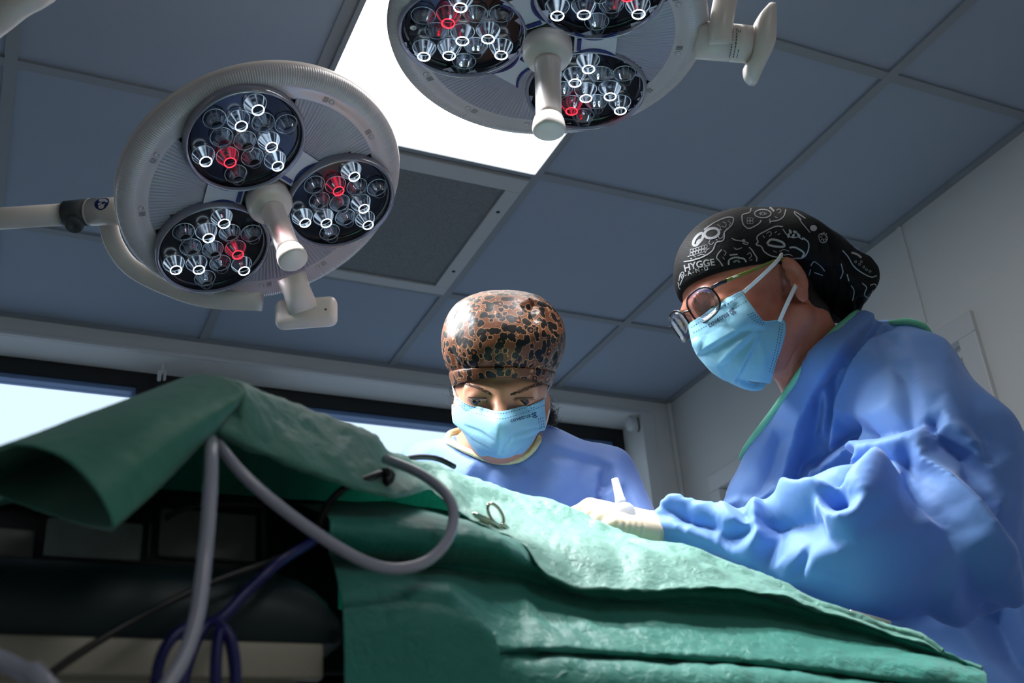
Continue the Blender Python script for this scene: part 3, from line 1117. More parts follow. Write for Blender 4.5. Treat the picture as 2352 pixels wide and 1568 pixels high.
wd = bpy.data.worlds.new('daylight'); sc.world = wd; wd.use_nodes = True
bg = wd.node_tree.nodes['Background']
N, L = wd.node_tree.nodes, wd.node_tree.links
tc = N.new('ShaderNodeTexCoord'); sx_ = N.new('ShaderNodeSeparateXYZ'); L.new(tc.outputs['Generated'], sx_.inputs[0])
rp = N.new('ShaderNodeValToRGB'); rp.color_ramp.elements[0].position = .47; rp.color_ramp.elements[0].color = (.27, .35, .46, 1)      # ground outside
rp.color_ramp.elements[1].position = .53; rp.color_ramp.elements[1].color = (0.70, 0.86, 1.0, 1)
mr = N.new('ShaderNodeMapRange'); mr.inputs['From Min'].default_value = -1; L.new(sx_.outputs['Z'], mr.inputs['Value']); L.new(mr.outputs['Result'], rp.inputs['Fac']); L.new(rp.outputs['Color'], bg.inputs['Color']); bg.inputs['Strength'].default_value = SKY
sc.view_settings.view_transform = 'Standard'; sc.view_settings.look = 'None'; sc.view_settings.gamma = 1.0
sc.view_settings.use_curve_mapping = False
sc.view_settings.exposure = EXPO
make_camera()
# ================================================================== cloth helpers
def wob(P, scale, seed=0, n=14):
    """cheap smooth pseudo-noise"""
    r = np.random.default_rng(seed)
    s = np.zeros(len(P))
    for i in range(n):
        k = r.normal(size=3)
        k = k / np.linalg.norm(k) * scale * r.uniform(.6, 1.8)
        s += np.sin(P @ k + r.uniform(0, 6.28))
    return s / math.sqrt(n)


def crumple(P, scale, seed=0):
    """faceted crinkle: ridged noise"""
    a = 1 - np.abs(wob(P, scale, seed))
    b = 1 - np.abs(wob(P, scale * 1.9, seed + 5))
    return a + .5 * b - .6


def sheet_rows(rows, ncol, sub, sm=1):
    """rows: list of [(px,py,y),...] monotone in px -> world grid"""
    out = []
    for r in rows:
        r = np.array(r, float)
        x = np.linspace(r[0, 0], r[-1, 0], ncol)
        py = np.interp(x, r[:, 0], r[:, 1])
        yy = np.interp(x, r[:, 0], r[:, 2])
        for _ in range(sm * 2):
            py[1:-1] = (py[:-2] + 2 * py[1:-1] + py[2:]) / 4
            yy[1:-1] = (yy[:-2] + 2 * yy[1:-1] + yy[2:]) / 4
        out.append(np.array([on(a, b, 1, c) for a, b, c in zip(x, py, yy)]))
    A = np.array(out)
    B = cr_resample(A, (len(rows) - 1) * sub + 1)
    return B


def green(name, base, transl=.25, bump=.55):
    m, nt, b = node_mat(name)
    N, L = nt.nodes, nt.links
    tc = N.new('ShaderNodeTexCoord')
    n1 = N.new('ShaderNodeTexNoise'); n1.inputs['Scale'].default_value = 14; n1.inputs['Detail'].default_value = 6
    L.new(tc.outputs['Object'], n1.inputs['Vector'])
    mx = N.new('ShaderNodeMix'); mx.data_type = 'RGBA'
    mx.inputs['A'].default_value = (*[v * .88 for v in base], 1); mx.inputs['B'].default_value = (*[v * 1.12 for v in base], 1)
    L.new(n1.outputs['Fac'], mx.inputs['Factor']); L.new(mx.outputs['Result'], b.inputs['Base Color'])
    n2 = N.new('ShaderNodeTexNoise'); n2.inputs['Scale'].default_value = 85; n2.inputs['Detail'].default_value = 3; n2.inputs['Distortion'].default_value = 1.2
    n3 = N.new('ShaderNodeTexNoise'); n3.inputs['Scale'].default_value = 900
    L.new(tc.outputs['Object'], n2.inputs['Vector']); L.new(tc.outputs['Object'], n3.inputs['Vector'])
    ad = N.new('ShaderNodeMath'); ad.operation = 'MULTIPLY_ADD'; ad.inputs[1].default_value = .12
    L.new(n3.outputs['Fac'], ad.inputs[0]); L.new(n2.outputs['Fac'], ad.inputs[2])
    bp = N.new('ShaderNodeBump'); bp.inputs['Strength'].default_value = bump; bp.inputs['Distance'].default_value = .004
    L.new(ad.outputs[0], bp.inputs['Height']); L.new(bp.outputs['Normal'], b.inputs['Normal'])
    b.inputs['Roughness'].default_value = .5; b.inputs['Specular IOR Level'].default_value = .5
    b.inputs['Sheen Weight'].default_value = .25; b.inputs['Sheen Roughness'].default_value = .5
    tr = N.new('ShaderNodeBsdfTranslucent'); tr.inputs['Color'].default_value = (base[0] * .5, base[1], base[2], 1)
    ms = N.new('ShaderNodeMixShader'); ms.inputs['Fac'].default_value = transl
    L.new(b.outputs[0], ms.inputs[1]); L.new(tr.outputs[0], ms.inputs[2])
    L.new(ms.outputs[0], N['Material Output'].inputs['Surface'])
    return m


M['green'] = green('green_drape_nonwoven', (0.15, 0.41, 0.32))
M['green3'] = green('smooth_green_drape', (0.05, 0.30, 0.20), .2, .10)
M['green2'] = green('teal_drape_nonwoven', (0.035, 0.34, 0.26))


def build_sheet(name, A, m, label, cat, group=None, th=.0012, cr=(0, 0), seed=1, sm=1, fine=(0, 0)):
    nr, nc = A.shape[:2]
    V = A.reshape(-1, 3)
    F = grid_faces(nr, nc)
    V = lap_smooth(V, F, sm, .5)
    Nn = vnormals(V, F)
    if cr[0]:
        V = V + Nn * (cr[0] * crumple(V, cr[1], seed))[:, None]
    if fine[0]:
        V = V + Nn * (fine[0] * crumple(V, fine[1], seed + 3))[:, None]
    V, F = solidify(V, F, th)
    o = mk(name, V, F, m)
    tag(o, label, cat, group)
    return o


# ================================================================== main drape over the patient
S0 = [(-160, 1145, 1.00), (100, 1070, .96), (300, 1005, .92), (430, 918, .86), (500, 872, .82), (560, 884, .79), (640, 915, .83), (720, 945, .86), (800, 972, .90), (862, 996, .93), (890, 1038, .95), (945, 1058, 1.0), (1000, 1065, 1.04), (1080, 1100, 1.07), (1180, 1130, 1.10),
      (1260, 1150, 1.10), (1330, 1175, 1.10), (1400, 1212, 1.08), (1480, 1243, 1.04), (1530, 1250, 1.02), (1600, 1264, 1.0), (1700, 1300, .98), (1800, 1345, .95), (1900, 1392, .92), (2040, 1440, .90), (2120, 1466, .88), (2170, 1502, .86)]
back = [(x, y + 90, min(1.22, w + .16)) for x, y, w in S0]
back2 = [(x, y + 640, 1.28) for x, y, w in S0]
M1 = [(-160, 1170, .97), (300, 1035, .88), (430, 940, .83), (500, 905, .79), (560, 930, .76), (640, 972, .79), (720, 1000, .81), (800, 1030, .84), (862, 1055, .87), (905, 1083, .90), (945, 1090, .94), (985, 1085, .985), (1010, 1100, .985), (1035, 1125, .955), (1080, 1150, 1.0), (1180, 1165, 1.04),
      (1260, 1190, 1.04), (1330, 1212, 1.04), (1400, 1236, 1.02), (1480, 1256, .99), (1530, 1262, .975), (1600, 1284, .95), (1700, 1322, .93), (1800, 1362, .915), (1900, 1402, .895), (2040, 1449, .88), (2120, 1473, .865), (2170, 1505, .855)]
R1 = [(-160, 1190, .95), (300, 1060, .86), (430, 970, .81), (500, 972, .755), (560, 1008, .76), (620, 1032, .77), (745, 1078, .79), (830, 1108, .81), (900, 1130, .825), (945, 1120, .86), (985, 1105, .94), (1010, 1135, .93), (1060, 1175, .92), (1120, 1207, .915), (1180, 1236, .905), (1260, 1252, .915),
      (1340, 1252, .935), (1420, 1256, .95), (1480, 1272, .93), (1540, 1288, .925), (1620, 1322, .905), (1700, 1341, .895), (1800, 1368, .895), (1900, 1400, .885), (2040, 1452, .873), (2120, 1475, .86), (2170, 1507, .852)]
E1 = [(-160, 1210, .955), (300, 1080, .87), (430, 995, .82), (500, 996, .765), (560, 1030, .77), (620, 1052, .775), (745, 1102, .795), (830, 1130, .81), (905, 1146, .82), (950, 1136, .86), (990, 1122, .93), (1030, 1160, .91), (1090, 1197, .905), (1150, 1228, .89), (1205, 1264, .875), (1245, 1326, .86),
      (1340, 1362, .86), (1430, 1369, .865), (1560, 1357, .875), (1690, 1348, .88), (1800, 1374, .883), (1900, 1405, .875), (2040, 1454, .868), (2120, 1477, .857), (2170, 1509, .85)]
E1b = [(x, y - 4, w + .012) for x, y, w in E1]
A = sheet_rows([back2, back, S0, M1, R1, E1], 520, 10)
build_sheet('surgical_drape', A, M['green'], 'large green drape covering the patient, its ridge rising to the rolled drape at left', 'surgical drape', 'green surgical drapes', cr=(.0022, 55), fine=(.0009, 170), sm=4)

# ---- the sheet hanging down the near side of the table
T0 = [(640, 1150, 1.02), (900, 1150, 1.0), (1010, 1170, .98), (1100, 1215, .97), (1260, 1290, .97), (1500, 1330, .97), (1800, 1390, .95), (2120, 1490, .93), (2260, 1530, .9)]
T1 = [(742, 1180, 0.835), (900, 1187, 0.835), (1000, 1196, 0.842), (1100, 1212, 0.855), (1180, 1240, 0.886), (1260, 1290, 0.911), (1400, 1325, 0.916), (1560, 1350, 0.921), (1700, 1362, 0.921), (1900, 1412, 0.908), (2120, 1482, 0.866), (2255, 1536, 0.851)]
T2 = [(752, 1253, 0.825), (900, 1262, 0.822), (1040, 1250, 0.822), (1150, 1255, 0.837), (1230, 1302, 0.880), (1300, 1350, 0.893), (1430, 1376, 0.908), (1560, 1368, 0.918), (1700, 1370, 0.918), (1900, 1422, 0.908), (2120, 1490, 0.863), (2258, 1540, 0.851)]
T3 = [(760, 1285, 0.865), (900, 1296, 0.880), (1060, 1303, 0.885), (1200, 1325, 0.900), (1350, 1378, 0.907), (1560, 1390, 0.922), (1750, 1405, 0.922), (1900, 1440, 0.907), (2120, 1500, 0.869), (2262, 1544, 0.847)]
T4 = [(772, 1325, .81), (900, 1335, .80), (1030, 1345, .80), (1100, 1372, .835), (1200, 1405, .855), (1400, 1432, .866), (1600, 1448, .870), (1800, 1462, .868), (2000, 1490, .855), (2140, 1516, .835), (2266, 1548, .825)]
T4b = [(780, 1365, .79), (900, 1378, .785), (1030, 1384, .785), (1130, 1430, .81), (1200, 1450, .825), (1400, 1462, .838), (1600, 1478, .842), (1800, 1492, .840), (2000, 1515, .828), (2140, 1532, .815), (2268, 1552, .81)]
T5 = [(785, 1400, .785), (900, 1440, .782), (1000, 1470, .78), (1140, 1487, .79), (1300, 1490, .81), (1500, 1504, .822), (1700, 1515, .825), (1900, 1538, .82), (2100, 1566, .81), (2270, 1582, .80)]
T6 = [(x, y + 13, w + .012) for x, y, w in T5]
T7 = [(788, 1520, .785), (1140, 1580, .785), (1700, 1600, .79), (2290, 1650, .80)]
T8 = [(792, 2100, .78), (1140, 2100, .78), (1700, 2100, .79), (2300, 2150, .80)]
A = sheet_rows([T0, T1, T2, T3, T4, T4b, T5, T6, T7, T8], 420, 8)
build_sheet('surgical_drape', A, M['green2'], 'teal green drape hanging down the near side of the table, with a stitched hem', 'surgical drape', 'green surgical drapes', cr=(.0018, 50), fine=(.0006, 170), seed=9, sm=2)

# ---- overlapping corner at the bottom
U1 = [(786, 1398, .772), (850, 1391, .770), (920, 1386, .768), (1000, 1388, .767), (1055, 1402, .766), (1105, 1428, .765), (1135, 1460, .765)]
U2 = [(787, 1430, .764), (920, 1420, .759), (1000, 1424, .758), (1055, 1436, .759), (1112, 1455, .761), (1143, 1490, .764)]
U3 = [(789, 1520, .760), (1000, 1520, .756), (1150, 1560, .762)]
U4 = [(792, 2050, .760), (1000, 2050, .756), (1160, 2050, .762)]
A = sheet_rows([U1, U2, U3, U4], 120, 12)
build_sheet('surgical_drape', A, M['green2'], 'smooth teal drape corner with rounded top hanging lowest, right of the padded table end', 'surgical drape', 'green surgical drapes', cr=(.0008, 40), seed=4, sm=2)

# ---- drape rolled into an open tube at the left
O = [(-70, 1052, .73), (0, 1024, .715), (60, 1022, .70), (110, 1034, .685), (165, 1066, .67), (215, 1118, .66), (245, 1165, .66), (262, 1216, .665), (235, 1219, .69), (170, 1204, .73), (80, 1172, .77), (0, 1143, .80), (-80, 1115, .82)]
CE = [(395, 882, .86), (432, 862, .84), (462, 857, .82), (500, 860, .795), (535, 873, .775), (562, 897, .755), (552, 925, .75), (520, 965, .75), (485, 1005, .765), (450, 1010, .80), (420, 1000, .84), (390, 960, .87), (370, 920, .88)]
MID = [(150, 976, .795), (205, 948, .775), (255, 935, .76), (300, 940, .735), (345, 962, .71), (385, 1000, .70), (398, 1040, .70), (388, 1102, .705), (350, 1120, .735), (290, 1110, .78), (230, 1080, .82), (180, 1050, .84), (140, 1030, .85)]
rows = [np.array([on(*p[:2], 1, p[2]) for p in poly + poly[:1]]) for poly in (O, MID, CE)]
rows = [cr_resample(r, 110, .5) for r in rows]
A = cr_resample(np.array(rows), 60)
build_sheet('surgical_drape', A, M['green3'], 'green drape rolled into a wide open tube at far left, nearest the camera', 'surgical drape', 'green surgical drapes', cr=(.0006, 25), fine=(.00025, 240), seed=2, sm=2)

# ================================================================== the operating table
M['pad'] = mat('dark_teal_vinyl_pad', (0.006, 0.020, 0.024), 0.45, spec=0.4)
M['cream'] = mat('cream_enamel', (0.40, 0.36, 0.28), 0.4)
M['blackp'] = mat('black_plastic', (0.008, 0.008, 0.009), 0.4)
pe = on(788, 1400, 1, .785); pt = on(300, 1282, 1, .80); pb = on(365, 1462, 1, .785); pbot = on(365, 1552, 1, .785)
xe, zt_, zb_, zr = pe[0], pt[2], pb[2], pbot[2]
tb = thing('operating_table', (-.2, 1.05, 0), 'dark padded operating table under the green drapes, cream side rail along its edge', 'operating table')
g = G()
def padprof(x, r):
    return [(x, .79, zb_), (x, .785, zb_ + .012), (x, .787, zt_ - .02), (x, .80, zt_ - .004), (x, .83, zt_ + r), (x, 1.2, zt_ + r), (x, 1.24, zt_), (x, 1.25, zb_ + .01), (x, 1.245, zb_)]
xs_ = [-1.2, -.6, xe - .06, xe - .045, xe - .03, xe - .018, xe - .008, xe - .002, xe]
V = []
for x in xs_:
    s = max(0.0, (x - (xe - .06)) / .06)
    drop = (1 - math.sqrt(max(0, 1 - s * s))) * .045
    V += [(a, b, max(zb_, c - drop * (c - zb_) / (zt_ - zb_))) for a, b, c in padprof(x, 0)]
k = 9
F = grid_faces(len(xs_), k, True) + [list(range(k)), list(range((len(xs_) - 1) * k, len(xs_) * k))[::-1]]
g.add(V, F); o = g.build('pad', M['pad'], tb, hard=50)
g = G(); g.ebox((-1.2, .785, zr), (xe - .014, .797, zb_ - .001), .002); g.ebox((-1.2, .797, zr - .01), (xe - .03, 1.24, zb_ - .002), .002); g.build('side_rail', M['cream'], tb)
g = G(); g.ebox((-1.15, .80, zr - .06), (xe - .02, 1.23, zr - .011), .003); g.build('frame', M['blackp'], tb)
g = G(); g.ebox((-.5, .92, .08), (-.2, 1.10, zr - .061), .01); g.build('column', M['steel'], tb)
g = G(); g.ebox((-.75, .78, 0), (.05, 1.24, .08), .02); g.build('base', M['cream'], tb)
# table top carrying the patient, right of the pad
g = G(); g.ebox((xe + .001, .90, zb_ - .03), (.86, 1.26, zb_), .01); g.ebox((xe + .001, .93, zb_), (.80, 1.2, zb_ + .06), .03); g.ebox((xe - .05, .90, zb_ + .001), (xe + .05, 1.2, zt_ - .001), .004); g.build('top_section', M['pad'], tb)  # last box: dark block added so the shaded gap beside the drape stays black

# ---- equipment standing on the pad in the gap
eq = thing('equipment_case', on(300, 1285, 1, .93), 'black equipment case in the shadow behind the padded edge, with grey panels', 'equipment case')
lo = on(-60, 1290, 1, .93); hi = on(782, 1150, 1, .93)
zlo = zt_ + .0005
g = G(); g.ebox((lo[0], .93, zlo), (hi[0], 1.12, hi[2]), .006); g.build('case', M['blackp'], eq)  # carried on to the right as a dark block for the shaded gap
def panel(px0, px1, py0, py1, m, name, y0=.924, y1=.9295, bev=.002):
    a = on(px0, py1, 1, y0); b = on(px1, py0, 1, y0)
    g = G(); g.ebox((a[0], y0, max(zlo, a[2])), (b[0], y1, b[2]), bev); return g.build(name, m, eq)
M['greyp'] = mat('grey_plastic_panel', (0.15, 0.15, 0.14), 0.35)
M['pouch'] = mat('grey_foil_pouch', (0.20, 0.20, 0.19), 0.25, spec=.6, bump=(24, .9))
M['card'] = mat('pale_label_card', (0.30, 0.36, 0.34), 0.35, noise=(60, .35))
panel(-40, 84, 1216, 1276, M['greyp'], 'side_panel')
panel(98, 330, 1202, 1276, M['card'], 'label_card')
panel(338, 350, 1200, 1276, M['greyp'], 'divider')
panel(362, 592, 1180, 1278, M['pouch'], 'pouch', bev=.0026)
g = G(); g.tube([on(380, 1190, 1, .915), on(430, 1165, 1, .912), on(500, 1158, 1, .91), on(590, 1160, 1, .912), on(604, 1180, 1, .915), on(606, 1280, 1, .92)], .0022, 8, step=.01)
g.build('trim_cord', mat('dark_olive_cord', (.03, .032, .022), .6), eq)

# ================================================================== hoses and cables
M['hose'] = mat('grey_clear_hose', (0.44, 0.43, 0.52), 0.25, spec=0.6, coat=.3)
M['bluecable'] = mat('navy_blue_cable', (0.010, 0.010, 0.12), 0.35)
M['blackcable'] = mat('black_cable', (0.006, 0.005, 0.005), 0.35)


def hose(name, pts, r, m, label, cat, step=.006, seg=16, group=None):
    t = G(); t.tube([on(a, b, 1, c) for a, b, c in pts], r, seg, step=step)
    o = t.build(name, m)
    return tag(o, label, cat, group)


hose('suction_hose', [(486, 1012, .745), (485, 1040, .722), (484, 1100, .71), (478, 1200, .70), (468, 1300, .69), (455, 1400, .685), (430, 1490, .68), (388, 1568, .675), (330, 1650, .67)], .0047, M['hose'], 'grey flexible hose dropping straight down in front of the padded table', 'hose')
hose('suction_hose', [(500, 1018, .765), (520, 1045, .75), (560, 1092, .745), (640, 1162, .745), (740, 1234, .75), (830, 1286, .752), (900, 1306, .757), (970, 1294, .765), (1020, 1252, .775), (1041, 1200, .785), (1036, 1155, .795), (1005, 1115, .81), (950, 1080, .83), (885, 1054, .86)], .0043, M['hose'], 'grey hose curving in a loop in front of the green drape', 'hose')
t = G(); pp = [on(a, b, 1, w) for a, b, w in ((-60, 1490, .66), (0, 1515, .66), (60, 1545, .65), (120, 1590, .64))]
t.tube(pp + [pp[-1] + np.array([.06, -.01, -.10]), pp[-1] + np.array([.10, 0, -.35]), np.array([pp[-1][0] + .12, .62, .006])], .0055, 16, step=.01)
tag(t.build('drain_tube', M['hose']), 'grey tube end in the bottom left corner', 'hose')
hose('monitor_cable', [(733, 1225, .83), (740, 1190, .825), (752, 1160, .82), (790, 1122, .81), (850, 1096, .822), (880, 1085, .835), (892, 1080, .845)], .0030, M['blackcable'], 'short black cable curving up to the hose end on the drape', 'cable')
t = G(); t.tube([on(x, y, 1, w) for x, y, w in ((876, 1086, .835), (890, 1084, .832), (897, 1092, .83), (893, 1102, .83), (884, 1106, .83))], .0042, 10, step=.003)
tag(t.build('cable_clip', M['blackp']), 'black hooked clip under the hose end on the drape', 'clip')
hose('sensor_cable', [(905, 1058, .985), (935, 1053, 1.0), (965, 1049, 1.02), (1000, 1052, 1.04), (1022, 1060, 1.045), (1044, 1072, 1.05)], .0030, M['blackcable'], 'black cable arching over the drape ridge in front of the blue gown at the window', 'cable')
hose('power_cable', [(740, 1226, .83), (690, 1262, .784), (600, 1296, .774), (480, 1340, .768), (350, 1402, .760), (210, 1482, .75), (100, 1560, .745), (40, 1620, .74)], .0026, M['blackcable'], 'thin black cable slanting down across the padded table side', 'cable')
t = G()
t.tube([on(x, y, 1, w) for x, y, w in ((760, 1205, .86), (715, 1245, .80), (640, 1292, .762), (560, 1365, .755), (500, 1425, .748), (430, 1440, .74), (378, 1490, .735), (360, 1590, .735), (420, 1690, .735), (520, 1660, .735), (540, 1560, .735), (520, 1450, .738), (480, 1430, .742), (440, 1500, .737), (420, 1600, .733), (470, 1680, .73), (530, 1640, .729), (541, 1540, .729), (528, 1462, .73), (505, 1450, .731), (495, 1540, .728), (500, 1680, .728))], .0037, 12, step=.006)
tag(t.build('data_cable', M['bluecable']), 'navy blue cable hanging in a loose coil at the bottom of the table', 'cable')

# ---- forceps clamped to the drape
M['forc'] = mat('polished_steel', (0.62, 0.55, 0.45), 0.16, metal=1.0)
fy = .93
t = thing('forceps', on(1130, 1185, 1, fy), 'steel forceps clipped on the drape, two finger rings showing', 'forceps')
g = G()
c0, c1 = on(1124, 1160, 1, fy - .02), on(1153, 1203, 1, fy - .012)
ax_ = (c1 - c0); Ln = np.linalg.norm(ax_); ax_ /= Ln
sd = on(1150, 1172, 1, fy - .012) - on(1130, 1186, 1, fy - .012); sd -= ax_ * (sd @ ax_); sd /= np.linalg.norm(sd)
P = [(c0 + c1) / 2 + ax_ * Ln * .54 * math.cos(a) + sd * .0062 * math.sin(a) for a in np.linspace(0, 2 * np.pi, 33)[:-1]]
g.tube(P, .0016, 10, closed=True); g.build('finger_ring', M['forc'], t)
g = G()
d0, d1 = on(1092, 1181, 1, fy - .03), on(1140, 1208, 1, fy - .012)
ax2 = d1 - d0; L2 = np.linalg.norm(ax2); ax2 /= L2
nv = np.cross(ax2, sd)
P = [(d0 + d1) / 2 + ax2 * L2 * .54 * math.cos(a) + (nv * .006) * math.sin(a) + sd * .001 * math.sin(a) for a in np.linspace(0, 2 * np.pi, 33)[:-1]]
g.tube(P, .0017, 10, closed=True); g.build('finger_ring', M['forc'], t)
g = G(); g.tube([c1, on(1166, 1214, 1, fy + .01), on(1200, 1240, 1, fy + .03)], [.0018, .0022, .002], 10); g.tube([d1, on(1156, 1216, 1, fy + .01), on(1196, 1246, 1, fy + .03)], [.0018, .0022, .002], 10)
g.build('shank', M['forc'], t)

# ---- steel instrument by the elbow
o = G()
a_, b_ = on(1950, 1404, 1, .95), on(2044, 1430, 1, .95)
f3 = frame_from(b_ - a_, (0, 0, 1)); o.box((a_ + b_) / 2, f3, (np.linalg.norm(b_ - a_), .006, .0036), .001)
tag(o.build('steel_ruler', mat('pale_steel', (.75, .68, .62), .35, .6)), 'thin pale steel strip lying on the drape below the bent blue sleeve', 'instrument')

# ---- dropper bottle standing behind the gloved hand
M['ldpe'] = mat('milky_plastic', (0.74, 0.76, 0.84), 0.3, spec=.5, sss=.0, transl=.35)
by = 1.16
t0_, t1_ = on(1412, 1099, 1, by), on(1447, 1235, 1, by)
t = thing('dropper_bottle', t1_, 'small milky plastic dropper bottle with long nozzle, upright behind the gloved hand', 'dropper bottle')
d = (t0_ - t1_); H = np.linalg.norm(d)
g = G(); g.lathe(t1_, d, [(.0145, -.03), (.0148, 0), (.0148, H * .42), (.0140, H * .49), (.0108, H * .545), (.0070, H * .57)], 36); g.build('bottle', M['ldpe'], t)
g = G(); g.lathe(t1_, d, [(.0072, H * .565), (.0068, H * .60), (.0066, H * .66), (.0060, H * .665), (.0046, H * .96), (.0042, H)], 28); g.build('nozzle', M['ldpe'], t)
# ================================================================== people
def skin(name, base, red):
    m, nt, b = node_mat(name)
    N, L = nt.nodes, nt.links
    tc = N.new('ShaderNodeTexCoord')
    n1 = N.new('ShaderNodeTexNoise'); n1.inputs['Scale'].default_value = 38; n1.inputs['Detail'].default_value = 5
    L.new(tc.outputs['Object'], n1.inputs['Vector'])
    mx = N.new('ShaderNodeMix'); mx.data_type = 'RGBA'
    mx.inputs['A'].default_value = (*base, 1); mx.inputs['B'].default_value = (*red, 1)
    rp = N.new('ShaderNodeMapRange'); rp.inputs['From Min'].default_value = .35; rp.inputs['From Max'].default_value = .7
    L.new(n1.outputs['Fac'], rp.inputs['Value']); L.new(rp.outputs['Result'], mx.inputs['Factor']); L.new(mx.outputs['Result'], b.inputs['Base Color'])
    n2 = N.new('ShaderNodeTexNoise'); n2.inputs['Scale'].default_value = 700; n2.inputs['Detail'].default_value = 2
    L.new(tc.outputs['Object'], n2.inputs['Vector'])
    bp = N.new('ShaderNodeBump'); bp.inputs['Strength'].default_value = .15; bp.inputs['Distance'].default_value = .001
    L.new(n2.outputs['Fac'], bp.inputs['Height']); L.new(bp.outputs['Normal'], b.inputs['Normal'])
    b.inputs['Roughness'].default_value = .45; b.inputs['Specular IOR Level'].default_value = .28
    b.inputs['Subsurface Weight'].default_value = .18; b.inputs['Subsurface Radius'].default_value = (.010, .004, .002); b.inputs['Subsurface Scale'].default_value = 1.0
    return m


def cloth_blue(name, base, weave=False, rough=.38):
    m, nt, b = node_mat(name)
    N, L = nt.nodes, nt.links
    b.inputs['Base Color'].default_value = (*base, 1); b.inputs['Roughness'].default_value = rough
    b.inputs['Specular IOR Level'].default_value = .28; b.inputs['Sheen Weight'].default_value = .35; b.inputs['Sheen Roughness'].default_value = .4
    tc = N.new('ShaderNodeTexCoord')
    n2 = N.new('ShaderNodeTexNoise'); n2.inputs['Scale'].default_value = 26; n2.inputs['Detail'].default_value = 3
    n3 = N.new('ShaderNodeTexVoronoi' if weave else 'ShaderNodeTexNoise'); n3.inputs['Scale'].default_value = 420 if weave else 900
    L.new(tc.outputs['Object'], n2.inputs['Vector']); L.new(tc.outputs['Object'], n3.inputs['Vector'])
    ad = N.new('ShaderNodeMath'); ad.operation = 'MULTIPLY_ADD'; ad.inputs[1].default_value = .10 if weave else .04
    L.new(n3.outputs[0], ad.inputs[0]); L.new(n2.outputs['Fac'], ad.inputs[2])
    bp = N.new('ShaderNodeBump'); bp.inputs['Strength'].default_value = .35; bp.inputs['Distance'].default_value = .004
    L.new(ad.outputs[0], bp.inputs['Height']); L.new(bp.outputs['Normal'], b.inputs['Normal'])
    tr = N.new('ShaderNodeBsdfTranslucent'); tr.inputs['Color'].default_value = (base[0] * .4, base[1] * .8, base[2], 1)
    ms = N.new('ShaderNodeMixShader'); ms.inputs['Fac'].default_value = .22
    L.new(b.outputs[0], ms.inputs[1]); L.new(tr.outputs[0], ms.inputs[2]); L.new(ms.outputs[0], N['Material Output'].inputs['Surface'])
    return m


def leopard():
    m, nt, b = node_mat('leopard_print_satin')
    N, L = nt.nodes, nt.links
    tc = N.new('ShaderNodeTexCoord')
    nz = N.new('ShaderNodeTexNoise'); nz.inputs['Scale'].default_value = 70; nz.inputs['Detail'].default_value = 2
    L.new(tc.outputs['Object'], nz.inputs['Vector'])
    vm = N.new('ShaderNodeVectorMath'); vm.operation = 'MULTIPLY_ADD'; vm.inputs[1].default_value = (.010, .010, .010)
    L.new(nz.outputs['Color'], vm.inputs[0]); L.new(tc.outputs['Object'], vm.inputs[2])
    def ramp(src, stops, interp='CONSTANT'):
        r = N.new('ShaderNodeValToRGB'); r.color_ramp.interpolation = interp
        e = r.color_ramp.elements
        while len(e) < len(stops): e.new(.5)
        for q, (p, c) in zip(e, stops): q.position = p; q.color = (*c, 1)
        L.new(src, r.inputs['Fac']); return r
    v2 = N.new('ShaderNodeTexVoronoi'); v2.feature = 'F1'; v2.inputs['Scale'].default_value = 88; v2.inputs['Randomness'].default_value = .85
    L.new(vm.outputs[0], v2.inputs['Vector'])
    brown, tan, black, orange = (.125, .042, .018), (.36, .18, .08), (.004, .003, .003), (.60, .09, .02)
    # spot size differs from spot to spot
    sp = N.new('ShaderNodeSeparateColor'); L.new(v2.outputs['Color'], sp.inputs['Color'])
    sz = N.new('ShaderNodeMath'); sz.operation = 'MULTIPLY_ADD'; sz.inputs[1].default_value = -.16; L.new(sp.outputs['Red'], sz.inputs[0]); L.new(v2.outputs['Distance'], sz.inputs[2])
    ad = N.new('ShaderNodeMath'); ad.operation = 'ADD'; ad.inputs[1].default_value = .16; L.new(sz.outputs[0], ad.inputs[0])
    base = ramp(ad.outputs[0], [(0, black), (.60, tan), (.655, brown), (.95, brown)])
    inner = ramp(ad.outputs[0], [(0, orange), (.25, brown), (.36, black), (.60, tan), (.655, brown)])
    pick = ramp(sp.outputs['Green'], [(0, (0, 0, 0)), (.82, (1, 1, 1))])
    m2 = N.new('ShaderNodeMix'); m2.data_type = 'RGBA'
    L.new(pick.outputs['Color'], m2.inputs['Factor']); L.new(base.outputs['Color'], m2.inputs['A']); L.new(inner.outputs['Color'], m2.inputs['B'])
    L.new(m2.outputs['Result'], b.inputs['Base Color'])
    b.inputs['Roughness'].default_value = .45; b.inputs['Specular IOR Level'].default_value = .28; b.inputs['Sheen Weight'].default_value = 0
    n6 = N.new('ShaderNodeTexNoise'); n6.inputs['Scale'].default_value = 55; n6.inputs['Detail'].default_value = 4; L.new(tc.outputs['Object'], n6.inputs['Vector'])
    bp = N.new('ShaderNodeBump'); bp.inputs['Strength'].default_value = .35; bp.inputs['Distance'].default_value = .004
    L.new(n6.outputs['Fac'], bp.inputs['Height']); L.new(bp.outputs['Normal'], b.inputs['Normal'])
    return m


